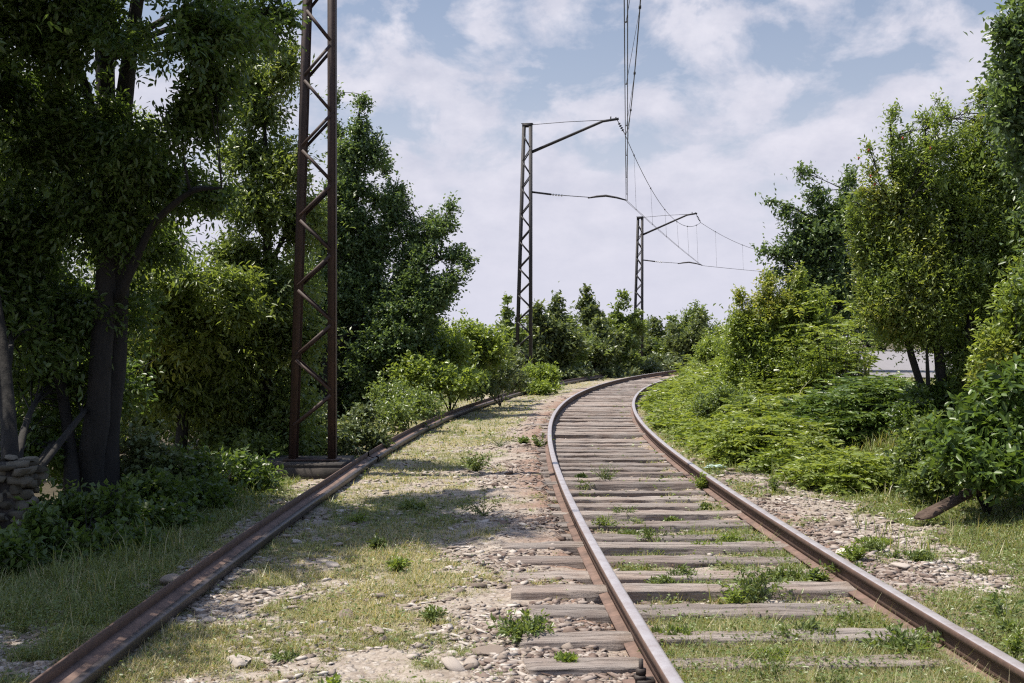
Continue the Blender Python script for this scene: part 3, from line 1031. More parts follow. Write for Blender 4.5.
# --- mid green tree just left of the near mast
plant('broadleaf_tree', 'green tree with hanging leaf sprays left of the rusty mast', 'tree', at(262, 500, 16.0),
      [B(252, 78, 15.6, 34, 30), B(284, 62, 15.4, 20, 26), B(262, 110, 15.5, 26, 22), B(255, 150, 15.6, 40, 28), B(285, 160, 15.3, 24, 26), B(262, 205, 15.6, 48, 34), B(300, 215, 15.8, 26, 36), B(240, 250, 15.8, 34, 26), B(270, 285, 15.6, 50, 36), B(265, 340, 15.8, 52, 36), B(262, 395, 16, 58, 36), B(300, 340, 16, 30, 50), B(270, 440, 16, 50, 30)],
      'lf_mid', [tk([(262, 505, 16.1, .11), (266, 400, 16, .09), (268, 280, 15.8, .07), (266, 160, 15.6, .04), (264, 105, 15.5, .015)])],
      seed=14, tips=7000, nl=9, tl=.4, L=.08, Wd=.034, up=.25, droop=.35, gap=.40, gsc=1.5, tonef=.35)
# --- tall dark tree with ascending tufted branches right of the near mast
D3 = 25.5
T3 = (chain(352, 230, 362, 100, D3, 26, 9, 6) + chain(360, 300, 400, 190, D3, 30, 9, 5) + chain(380, 330, 452, 203, D3 - .5, 24, 7, 6) + chain(390, 340, 468, 262, D3 - .7, 24, 8, 6)
      + chain(372, 360, 440, 300, D3 - .4, 28, 14, 5) + chain(350, 330, 385, 165, D3 + .5, 26, 9, 6) + chain(340, 300, 345, 150, D3, 28, 14, 5) + chain(345, 240, 335, 95, D3 + .8, 16, 8, 5)
      + [B(415, 238, D3, 26, 22), B(440, 222, D3 - .3, 18, 14), B(395, 205, D3, 18, 24), B(430, 285, D3 - .3, 30, 18), B(455, 252, D3 - .5, 16, 11), B(375, 150, D3, 14, 20), B(405, 270, D3, 28, 26), B(330, 220, D3, 30, 40), B(345, 300, D3 + .5, 55, 45), B(320, 360, D3 + .6, 50, 45), B(375, 390, D3 + .4, 45, 35), B(400, 360, D3, 35, 30), B(310, 300, D3 + 1, 40, 60), B(340, 410, D3 + .5, 50, 25), B(425, 335, D3, 24, 22)])
plant('elm_tree', 'tall dark green tree with ascending tufted branches right of the rusty mast', 'tree', at(325, 450, D3),
      T3, 'lf_oak', [tk([(326, 455, D3, .16), (326, 400, D3, .13), (328, 345, D3, .12), (338, 270, D3, .09), (350, 180, D3, .06), (362, 95, D3, .015)]),
                     tk([(328, 360, D3, .08), (312, 340, D3 - .1, .06), (300, 320, D3, .04)]),
                     tk([(330, 350, D3, .08), (380, 300, D3 - .2, .05), (440, 260, D3 - .5, .02)])],
      seed=15, tips=17000, nl=9, tl=.42, L=.08, Wd=.05, up=.65, droop=.12, gap=.39, gsc=1.9, limb_r=.02)
# --- backing trees in the wood at the left, closing the view behind the trunks
BK = [(-60, 290, 21, 130, 170), (60, 330, 23, 100, 120), (150, 360, 25, 80, 90), (230, 370, 22, 70, 90), (300, 380, 27, 80, 70), (20, 150, 22, 80, 110), (120, 200, 27, 60, 90)]
BL = ['dense shaded tree filling the left edge behind the dark leafy tree', 'shaded tree in the wood seen between the dark trunks, low on the left',
      'shaded tree in the wood behind the yellow-green backlit tree', 'shaded bushy tree in the wood under the green hanging sprays', 'shaded tree in the wood behind the foot of the rusty mast',
      'high shaded crown behind the big twin-trunked tree, near the upper left edge', 'slender shaded crown showing through gaps of the big twin-trunked tree']
rb = np.random.default_rng(77)
for k, ((px, py, d, rx, ry), lab) in enumerate(zip(BK, BL)):
    bl = [B(px, py, d, rx * .75, ry * .75)] + [B(px + rb.uniform(-.7, .7) * rx, py + rb.uniform(-.8, .8) * ry, d + rb.uniform(-1, 1), rx * rb.uniform(.3, .5), ry * rb.uniform(.3, .45)) for _ in range(7)]
    x = (px - CX) / F * d
    g = np.array((x, d, float(ground_base(np.array([x]), np.array([d]))[0])))
    top = np.array(at(px, py - ry * .6, d))
    plant('woodland_tree', lab, 'tree', g, bl, 'lf_yellow' if k == 2 else 'lf_mid', [[(g - np.array((0, 0, .2)), .13), (g * .5 + top * .5 + rb.normal(0, .15, 3), .09), (top, .03)]],
          seed=30 + k, tips=(3000, 2600, 3000, 4200, 5200, 3200, 3600)[k], nl=8, tl=.5, L=.10, Wd=.055, up=.3, droop=.3, gap=.36, gsc=1.0, group='shaded trees of the wood on the left')

# --- understory shrubs on the left
def shrub(label, blobs, mat, seed, **kw):
    c = np.mean([b[0] for b in blobs], 0)
    z = float(ground_base(np.array([c[0]]), np.array([c[1]]))[0])
    a = dict(tips=500, nl=7, tl=.28, L=.07, Wd=.04, up=.5, droop=.2, gap=.36, gsc=2.0, limb_r=.012)
    a.update(kw)
    nm = a.pop('name', 'shrub')
    return plant(nm, label, a.pop('cat', 'shrub'), (c[0], c[1], z), blobs, mat, seed=seed, **a)

shrub('pale-leaved shrub catching light beside the dark twin trunks', [B(140, 455, 12.2, 26, 30), B(165, 475, 12, 32, 26), B(125, 490, 12, 26, 24), B(185, 490, 12.2, 26, 18)], 'lf_pale', 50, tips=756, L=.085, Wd=.045, nl=9)
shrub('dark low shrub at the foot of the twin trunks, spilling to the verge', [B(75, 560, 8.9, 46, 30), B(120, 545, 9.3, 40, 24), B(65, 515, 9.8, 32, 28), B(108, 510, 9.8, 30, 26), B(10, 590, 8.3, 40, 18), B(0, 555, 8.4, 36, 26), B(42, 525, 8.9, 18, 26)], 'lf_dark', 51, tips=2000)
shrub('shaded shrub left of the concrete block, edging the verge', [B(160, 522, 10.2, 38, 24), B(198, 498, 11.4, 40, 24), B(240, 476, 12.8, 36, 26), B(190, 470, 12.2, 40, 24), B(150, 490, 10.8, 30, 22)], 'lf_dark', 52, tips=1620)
shrub('shaded green shrub behind the concrete block of the rusty mast', [B(255, 455, 15, 36, 26), B(285, 440, 15.6, 26, 30), B(230, 440, 15.6, 36, 26), B(310, 440, 16.4, 24, 24)], 'lf_mid', 53, tips=1260)
shrub('arching pale shrub right behind the legs of the rusty mast', [B(355, 430, 17, 20, 16), B(362, 412, 17.2, 16, 10), B(340, 440, 16.6, 18, 14), B(378, 436, 17, 14, 12), B(320, 420, 17.2, 16, 18)], 'lf_pale', 54, tips=756, L=.08, droop=.35)
shrub('low olive shrub by the lying rail right of the pale arching shrub', [B(398, 412, 20, 26, 14), B(420, 402, 21, 26, 16), B(392, 398, 21.5, 26, 22)], 'lf_mid', 55, tips=936)
shrub('broad light green bush with rounded tops right of the tall tufted tree', [B(440, 352, 26, 34, 24), B(462, 335, 27, 26, 20), B(420, 372, 24.5, 32, 24), B(455, 378, 24.5, 30, 18), B(485, 350, 27, 24, 24), B(435, 330, 27, 18, 12)], 'lf_bright', 56, tips=2700, L=.10, Wd=.055, limb_r=.03)
shrub('dark bush at the lying rail left of the slim mast', [B(495, 372, 28, 22, 18), B(510, 362, 29, 14, 20), B(478, 385, 27, 20, 12), B(515, 380, 31, 16, 10)], 'lf_far', 57, tips=1116, L=.10, Wd=.05)
shrub('rounded bright bush on the strip beside the lying rail near the bend', [B(540, 380, 35, 18, 12), B(533, 372, 35, 12, 9), B(548, 372, 35, 11, 8), B(540, 386, 34.6, 20, 6)], 'lf_bright', 58, tips=756, L=.13, Wd=.05, droop=.1)
shrub('tangle of low scrub along the far edge of the bend below the trees', [B(600, 372, 50, 40, 7), B(640, 366, 54, 28, 8), B(570, 374, 46, 20, 7), B(660, 362, 56, 20, 8)], 'lf_pale', 59, tips=756, L=.2, Wd=.09)

# --- far trees beyond the bend
FT = [(508, 345, 44, 10, 38, 'spiky narrow tree left behind the slim mast'), (528, 345, 46, 22, 30, 'green tree directly behind the slim mast'),
      (553, 340, 47, 20, 34, 'bushy far tree just right of the slim mast'), (577, 352, 48, 20, 24, 'dark rounded far tree between the two distant masts'),
      (591, 322, 52, 10, 26, 'pointed tree, tallest of the far row beyond the bend'), (600, 352, 50, 18, 22, 'low dense far tree under the pointed one'),
      (618, 335, 53, 18, 32, 'upright far tree left of the smallest mast'), (640, 345, 63, 14, 22, 'far tree directly behind the smallest mast'),
      (657, 345, 62, 12, 26, 'thin far tree right of the smallest mast'), (672, 352, 60, 16, 18, 'low rounded far tree where the rails vanish'),
      (692, 345, 58, 18, 22, 'far tree half hidden by the green bank on the right'), (483, 352, 50, 16, 16, 'low far bush tree between the light bush and the spiky tree')]
FT += [(530, 360, 55, 40, 18, 'broad low far bush mass behind the middle mast foot'), (590, 350, 66, 40, 24, 'broad far crown behind the pointed tree'),
       (640, 352, 72, 36, 22, 'broad far crown behind the smallest mast, lowest part of the row'), (700, 335, 66, 26, 20, 'far rounded crown just above the top of the green bank')]
for k, (px, py, d, rx, ry, lab) in enumerate(FT):
    py -= 5; ry *= 1.22; rx *= 1.5
    x = (px - CX) / F * d
    g = np.array((x, d, float(ground_base(np.array([x]), np.array([d]))[0])))
    bl = [B(px, py + ry * .25, d, rx * .8, ry * .65)] + [B(px + rb.uniform(-.7, .7) * rx, py + rb.uniform(-.2, .8) * ry, d + rb.uniform(-1, 1), rx * rb.uniform(.3, .5), ry * rb.uniform(.2, .35)) for _ in range(5)]
    bl += chain(px + rb.uniform(-.2, .2) * rx, py, px + rb.uniform(-.35, .35) * rx, py - ry * .9, d, rx * .45, rx * .18, 4)
    bl += chain(px, py + ry * .2, px + rb.choice([-1, 1]) * rx * .7, py - ry * .45, d, rx * .35, rx * .15, 3)
    top = np.array(at(px, py - ry * .7, d))
    plant('distant_tree', lab, 'tree', g, bl, 'lf_far' if k % 3 else 'lf_mid', [[(g - np.array((0, 0, .3)), .12), (g * .5 + top * .5, .08), (top, .02)]],
          seed=80 + k, tips=1500, nl=6, tl=.55, L=.20, Wd=.11, up=.6, droop=.15, gap=.40, gsc=.9, group='far trees beyond the bend', twigs=False)

# --- right: tall pomegranate-like bush tree
R1 = 14.2
gb = gpt(945, R1)
BIG = plant('shrubby_tree', 'large glossy shrubby tree with reddish young tips on the right bank', 'tree', gb,
      chain(890, 260, 868, 145, R1, 20, 6, 6) + chain(905, 240, 893, 112, R1, 26, 8, 6) + chain(925, 220, 925, 118, R1, 28, 9, 5) + chain(945, 240, 948, 112, R1 + .2, 30, 10, 5) + chain(970, 230, 985, 92, R1, 34, 12, 6) + chain(1000, 240, 1015, 130, R1, 34, 14, 5) + chain(880, 300, 862, 190, R1, 24, 9, 5)
      + chain(862, 250, 850, 205, R1, 14, 6, 4) + chain(910, 180, 908, 132, R1 + .3, 14, 5, 4) + chain(935, 170, 938, 100, R1 - .3, 14, 5, 4) + chain(960, 170, 966, 108, R1 + .4, 14, 5, 4) + chain(1000, 160, 1003, 95, R1 - .2, 16, 6, 4)
      + [B(900, 270, R1, 40, 42), B(945, 265, R1, 45, 45), B(990, 280, R1, 42, 50), B(915, 312, R1, 46, 26), B(970, 330, R1 + .3, 46, 36), B(1015, 300, R1, 40, 60), B(880, 300, R1 - .2, 24, 24), B(1010, 370, R1, 40, 36), B(980, 378, R1 + .3, 30, 28), B(952, 376, R1, 16, 18), B(930, 338, R1, 26, 9), B(896, 332, R1, 30, 10), B(964, 352, R1, 22, 20), B(868, 300, R1, 16, 26), B(1018, 190, R1 + .2, 34, 36), B(1008, 240, R1, 36, 40), B(1024, 290, R1 - .3, 30, 50), B(975, 200, R1 + .3, 40, 46)],
      'lf_pome', [tk([(945, 440, R1, .08), (940, 360, R1, .06), (930, 250, R1, .04), (925, 130, R1, .01)]), tk([(950, 440, R1, .08), (970, 340, R1, .05), (978, 220, R1, .03), (984, 100, R1, .01)]),
                  tk([(940, 440, R1, .05), (905, 340, R1, .04), (895, 220, R1, .02), (890, 120, R1, .008)])],
      seed=16, tips=15500, nl=10, tl=.32, L=.055, Wd=.022, up=.7, droop=.08, gap=.39, gsc=2.1, tonef=.35, limb_r=.02)
for bx_, by_ in ((868, 152), (870, 178), (874, 186), (858, 160), (902, 140), (930, 150)):
    _c = np.array(at(bx_, by_, R1 - .35)) - np.array(gb)
    MB().tube([_c, _c + (.006, 0, .018), _c + (.010, 0, .032)], [.007, .010, .016], 7).build('blossom', M['blossom'], BIG)
# --- right edge tree
plant('broadleaf_tree', 'dark tree leaning in at the upper right edge of the photo', 'tree', gpt(1130, 11.0),
      [B(1016, 135, 11, 16, 24), B(1004, 78, 10.8, 12, 14), B(1006, 22, 10.6, 12, 16), B(1018, 45, 10.6, 20, 38), B(1010, 105, 10.6, 22, 26), B(1030, 150, 10.6, 24, 30), B(1045, 80, 10.8, 40, 70), B(1035, 0, 10.6, 26, 36), B(1065, 200, 11, 40, 60), B(1090, 60, 11, 60, 90), B(1060, 290, 11, 36, 60), B(1100, 250, 11.2, 60, 90)],
      'lf_oak', [tk([(1130, 470, 11, .12), (1115, 300, 11, .10), (1080, 150, 10.8, .07), (1040, 40, 10.6, .02)])],
      seed=17, tips=6500, nl=8, tl=.32, L=.07, Wd=.036, up=.5, droop=.15, gap=.36, gsc=1.8)
# --- feathery dark tree behind
R3 = 23.0
plant('broadleaf_tree', 'dark feathery tree with spreading side branches behind the right bushes', 'tree', gpt(835, R3),
      chain(830, 240, 772, 200, R3, 20, 7, 5) + chain(820, 255, 762, 248, R3, 18, 7, 5) + chain(830, 215, 805, 172, R3, 20, 10, 3) + chain(845, 220, 850, 178, R3, 22, 12, 3) + chain(820, 280, 775, 272, R3, 18, 8, 4)
      + [B(835, 225, R3, 36, 32), B(855, 260, R3, 40, 40), B(820, 290, R3, 34, 34), B(845, 315, R3, 40, 28), B(800, 240, R3, 24, 20), B(870, 300, R3 + .5, 40, 40), B(880, 210, R3, 30, 40)],
      'lf_oak', [tk([(838, 375, R3, .12), (836, 310, R3, .10), (838, 240, R3, .06), (845, 190, R3, .02)])],
      seed=18, tips=4400, nl=8, tl=.4, L=.085, Wd=.045, up=.25, droop=.15, gap=.42, gsc=1.5)
# --- rounded bright shrub with yellowish shoulder
R4 = 20.0
plant('shrubby_tree', 'bright green rounded bush with yellowish shoot tips at the top of the bank', 'shrub', gpt(775, R4),
      chain(745, 340, 738, 298, R4, 22, 9, 4) + chain(765, 320, 768, 278, R4, 22, 9, 4) + chain(790, 320, 800, 275, R4, 24, 10, 4) + chain(812, 320, 822, 300, R4, 20, 12, 3)
      + [B(745, 345, R4, 28, 30), B(780, 335, R4, 32, 34), B(810, 335, R4 + .3, 28, 30), B(770, 375, R4 - .2, 40, 26), B(735, 370, R4, 20, 18), B(815, 365, R4, 24, 20)],
      'lf_bright', [[(np.array(gpt(775, R4)), .05), (np.array(at(778, 340, R4)), .03), (np.array(at(780, 290, R4)), .01)]],
      seed=19, tips=4600, nl=8, tl=.28, L=.07, Wd=.032, up=.65, droop=.08, gap=.38, gsc=2.1, tonef=.5, limb_r=.015)
# --- dark small tree under the big bush
plant('broadleaf_tree', 'small dark tree with thin stem below the glossy shrubby tree', 'tree', gpt(928, 14.0),
      [B(925, 402, 14, 22, 20), B(915, 415, 13.8, 22, 20), B(942, 405, 14, 20, 24)],
      'lf_dark', [tk([(928, 440, 14, .035), (928, 390, 14, .028), (927, 350, 14, .015), (922, 310, 14, .008)])], seed=20, tips=1200, nl=8, tl=.28, L=.07, Wd=.03, droop=.3, gap=.34)
# --- trees beyond the road
for k, (px, py, d, rx, ry, lab) in enumerate(((880, 318, 60, 60, 26, 'dark trees closing the view beyond the road, left half'), (950, 312, 58, 60, 32, 'dark tree mass beyond the road, behind the glossy tree'))):
    x = (px - CX) / F * d
    g = np.array((x, d, .9))
    top = np.array(at(px, py - ry * .5, d))
    plant('distant_tree', lab, 'tree', g, [B(px, py, d, rx * .8, ry)] + [B(px + rb.uniform(-.8, .8) * rx, py + rb.uniform(-.7, .3) * ry, d, rx * .3, ry * .5) for _ in range(6)], 'lf_dark',
          [[(g - np.array((0, 0, .3)), .15), (top, .04)]], seed=98 + k, tips=1800, nl=6, tl=.6, L=.24, Wd=.12, gap=.34, gsc=.8, twigs=False)

# --- danewort clumps on the right bank: compound leaves
def elder(label, spots, mat, seed, n=240, h=.8, L=.085, group=None):
    """spots: (px, ground distance, radius m, height m)"""
    r = np.random.default_rng(seed)
    bx = np.mean([gpt(a, b)[:] for a, b, *_ in spots], 0)
    t = thing('danewort_clump', label, 'plant clump', bx, 0, group)
    V, Fs, R_, T_ = [], [], [], []
    nv = 0
    st = MB()
    per = n // len(spots)
    for px, d, rad, hh in spots:
        c = np.array(gpt(px, d))
        for _ in range(per):
            a = r.uniform(0, 2 * np.pi); q = rad * math.sqrt(r.random())
            x, y = c[0] + q * math.cos(a), c[1] + q * math.sin(a) * .8
            z = float(ground_base(np.array([x]), np.array([y]))[0])
            H = hh * (1 - .55 * (q / rad) ** 2) * r.uniform(.65, 1.1)
            lean = np.array((math.cos(a), math.sin(a), 0)) * (q / rad) * .45
            top = np.array((x, y, z)) + lean * H + np.array((0, 0, H))
            st.tube([(x - bx[0], y - bx[1], z - bx[2]), (top[0] - bx[0], top[1] - bx[1], top[2] - bx[2])], [.006, .004], 4, False)
            for lev in np.arange(1.0, .25, -.22):          # whorls of compound leaves down the stem
                o = np.array((x, y, z)) * (1 - lev) + top * lev
                for k in range(3 if lev < .99 else 4):
                    b = r.uniform(0, 2 * np.pi)
                    dirn = unit(np.array((math.cos(b), math.sin(b), r.uniform(-.25, 1.0))))
                    m = 4
                    w = (np.arange(m) + 1) / m
                    Lk = L * r.uniform(.65, 1.35); rl = Lk * 2.2
                    rp = o + dirn * (w * rl)[:, None]; rp[:, 2] -= (w ** 2) * rl * .35
                    sd = unit(np.cross(dirn, (0, 0, 1.0)))
                    P = np.concatenate([rp, rp, rp[-1:]])
                    D = np.concatenate([np.tile(sd * .8 + dirn * .5 - np.array((0, 0, .2)), (m, 1)), np.tile(-sd * .8 + dirn * .5 - np.array((0, 0, .2)), (m, 1)), (dirn - np.array((0, 0, .4)))[None]])
                    v, f, kk = leaves(r, P, D, Lk, Lk * .34, .8, six=False)
                    V.append(v); Fs.append(f + nv); nv += len(v)
                    tone = np.clip(r.normal(.5, .2), 0, 1)
                    R_.append(np.full(len(v), tone)); T_.append(np.full(len(v), (lev > .95) * r.random() * .5))
    link('foliage', mk_mesh('elder', np.concatenate(V) - bx, [np.concatenate(Fs)], dict(rnd=np.concatenate(R_), tone=np.concatenate(T_))), M[mat], t)
    st.build('stems', M['bark'], t)
    return t
elder('big dense clump of dark green fingered leaves in front of the road', [(855, 16.0, .55, .70), (820, 16.2, .45, .66), (886, 15.8, .42, .60), (840, 16.6, .5, .70)], 'lf_elder_dk', 201, n=300, L=.10)
elder('mid-sized leafy clump beside the right rail, left of the big dense clump', [(752, 15.2, .42, .62), (782, 15.4, .4, .62), (735, 16.4, .36, .58), (770, 17.0, .5, .72)], 'lf_elder', 202, n=280, L=.09)
elder('small low leafy clump on the stony slope in front of the big dense clump', [(842, 12.8, .30, .40), (815, 13.2, .22, .32), (868, 12.9, .22, .34)], 'lf_elder', 203, n=90, L=.075)
bank = []
_r = np.random.default_rng(71)
for s0 in np.arange(11.5, 36, .62):
    for uu in (1.75, 2.35, 3.05, 3.8):
        if s0 < 14.5 and uu > 2.5: continue
        X, Y, T = track(s0 + _r.normal(0, .2), uu + _r.normal(0, .15) + .3 * float(sstep(16, 13, s0)))
        if Y < 19 and uu > 3: continue
        if vnoise(np.array([s0 * .55]), np.array([uu * 1.3]))[0] < .30: continue
        if Y > 20.5 and X / Y * F + CX > 762: continue
        bank.append((float(X / Y * F + CX), float(Y), .5, float(np.interp(uu, [1.75, 2.4, 3.8], [.34, .72, 1.2]) * _r.uniform(.55, 1.35))))
BANK = elder('bright leaf bank beside the far bend of the right rail, with pale flower heads', bank, 'lf_elder', 204, n=len(bank) * 17, L=.10)

shrub('small bright bush on the bank top left of the rounded bush', [B(712, 345, 24, 14, 14), B(702, 352, 24, 12, 10), B(724, 350, 23.5, 14, 14)], 'lf_bright', 63, tips=420, L=.06, Wd=.03)
shrub('low mixed greenery between the rounded bush and the track', [B(722, 395, 18.6, 20, 14), B(704, 405, 18.8, 14, 10), B(745, 402, 18, 18, 12)], 'lf_mid', 64, tips=520, L=.06, Wd=.03)
shrub('yellowish low bush on the bank above the big dense clump', [B(815, 372, 19, 22, 12), B(795, 366, 19.4, 18, 12)], 'lf_bright', 65, tips=380, L=.06, Wd=.03, tonef=.6)
def flower_heads():
    r = np.random.default_rng(66)
    b0 = np.array(BANK.location)
    V, f = [], []; n = 0
    for px, d, rad, hh in bank:
        if d < 19: continue
        for _ in range(2 if r.random() < .5 else 0):
            c = np.array(gpt(px, d)) + np.array((r.normal(0, .25), r.normal(0, .25), hh * r.uniform(.85, 1.1)))
            v = np.sign(I2) * np.abs(I2) ** 1.0 * np.array((.05, .05, .018)) * (1 + r.normal(0, .25, (len(I2), 1))) + c - b0
            V.append(v); f.append(F2 + n); n += len(v)
    o = link('flower_heads', mk_mesh('flower_heads', np.concatenate(V), [np.concatenate(f)]), M['petal'], BANK)
    o['kind'] = 'stuff'
# --- leafy shrubs at the right edge
shrub('large-leaved bright shrub at the right edge above the old timber', [B(990, 425, 10.8, 30, 30), B(1014, 392, 10.8, 26, 34), B(958, 450, 10.5, 24, 18), B(1000, 462, 10.4, 40, 22), B(1034, 440, 10.6, 36, 40), B(972, 408, 11, 16, 20), B(945, 430, 11, 14, 12)], 'lf_elder_dk', 60, tips=1000, nl=8, tl=.34, L=.105, Wd=.042, six=True, droop=.25)
shrub('small-leaved green shrub on the slope left of the old timber', [B(930, 440, 12.4, 30, 26), B(910, 460, 12.2, 22, 18), B(945, 470, 11.6, 26, 18), B(925, 480, 11.6, 22, 12)], 'lf_mid', 61, tips=1116, L=.06, Wd=.035)
shrub('yellow-green overhanging shrub at the right edge beneath the leaning tree', [B(1005, 345, 11.4, 28, 26), B(1018, 300, 11.4, 20, 36), B(990, 370, 11.6, 22, 20)], 'lf_bright', 62, tips=864, L=.07, Wd=.03, tonef=.5)

# ------------------------------------------------------------------ weeds: single plants on gravel and track
WD = [(484, 519, .20, .26, 'lf_weed', 'tall loose weed on the gravel left of the track, above the jutting sleepers'), (500, 449, .26, .24, 'lf_weed', 'wide weed tuft on the gravel strip left of the bend'),
      (475, 472, .13, .16, 'lf_weed', 'small round weed left on the grassy strip'), (606, 481, .16, .2, 'lf_weed', 'fine weed between the rails, halfway up the track'),
      (755, 600, .17, .24, 'lf_weed', 'feathery weed inside the right rail, near the bottom'), (905, 655, .16, .16, 'lf_mid', 'dark leafy weed inside the right rail at the bottom edge'),
      (662, 585, .06, .14, 'lf_weed', 'slim weed standing on a sleeper right of the left rail'), (522, 640, .10, .12, 'lf_mid', 'low green weed at the left ends of the near sleepers'),
      (703, 491, .10, .14, 'lf_elder', 'small bright weed against the inside of the right rail'), (604, 527, .09, .09, 'lf_elder', 'low bright weed against the inside of the left rail'),
      (540, 448, .12, .18, 'lf_weed', 'weed touching the outside of the left rail at the bend'), (800, 640, .12, .10, 'lf_weed', 'low spreading weed between the rails near the bottom'),
      (655, 660, .10, .08, 'lf_mid', 'flat weed beside the iron clamp'), (845, 580, .14, .12, 'lf_mid', 'weed patch leaning on the inside of the right rail')]
_w = np.random.default_rng(808)
for n_, (u0, u1), (a_, b_), lab_ in ((16, (-.66, .66), (5.2, 15), 'small weed tuft sprouting between the sleepers'), (9, (-2.9, -1.1), (5.2, 22), 'small weed tuft on the gravel strip left of the track'),
                                     (18, (1.0, 2.6), (5.2, 15), 'small leafy weed on the stony ground outside the right rail'), (7, (.42, .70), (5.2, 12), 'small weed hugging the inner side of the right rail')):
    for _ in range(n_):
        X, Y, T = track(1 / _w.uniform(1 / b_, 1 / a_) - 3, _w.uniform(u0, u1))
        X, Y = float(X), float(Y)
        WD.append((CX + X / Y * F, Y0 + F * CZ / Y, _w.uniform(.04, .10), _w.uniform(.05, .12), _w.choice(['lf_weed', 'lf_mid', 'lf_bright']), lab_))
for k, (px, py, rad, h, mt, lab) in enumerate(WD):
    x, d = (float(v) for v in pix2ground(px, py))
    r = np.random.default_rng(300 + k)
    g = np.array((x, d, float(ground_z(np.array([x]), np.array([d]))[0])))
    rad *= 1.2; h *= 1.15
    t = thing('weed', lab, 'weed', g, 0, 'weeds growing on the track and gravel')
    ns = int(r.integers(12, 46)); lf = r.uniform(.02, .05); asp = r.uniform(.5, 1.4); h *= asp; rad *= r.uniform(.8, 1.5)
    a = r.uniform(0, 2 * np.pi, ns); q = np.sqrt(r.random(ns))
    dirs = np.stack([np.cos(a) * q * rad, np.sin(a) * q * rad, h * (1 - .4 * q) * r.uniform(.6, 1.1, ns)], 1)
    st = MB()
    for dd in dirs: st.tube([dd * 0, dd * .5 + np.array((0, 0, h * .08)), dd], [.003, .0025, .001], 3, False)
    st.build('stems', M['lf_weed'], t)
    V, f, rnd, tn = spray(r, dirs * .85, dirs, h * 1.0, 16, lf, lf * r.uniform(.22, .5), .7, .1)
    link('foliage', mk_mesh('weed', V, [f], dict(rnd=rnd, tone=tn)), M[mt], t)

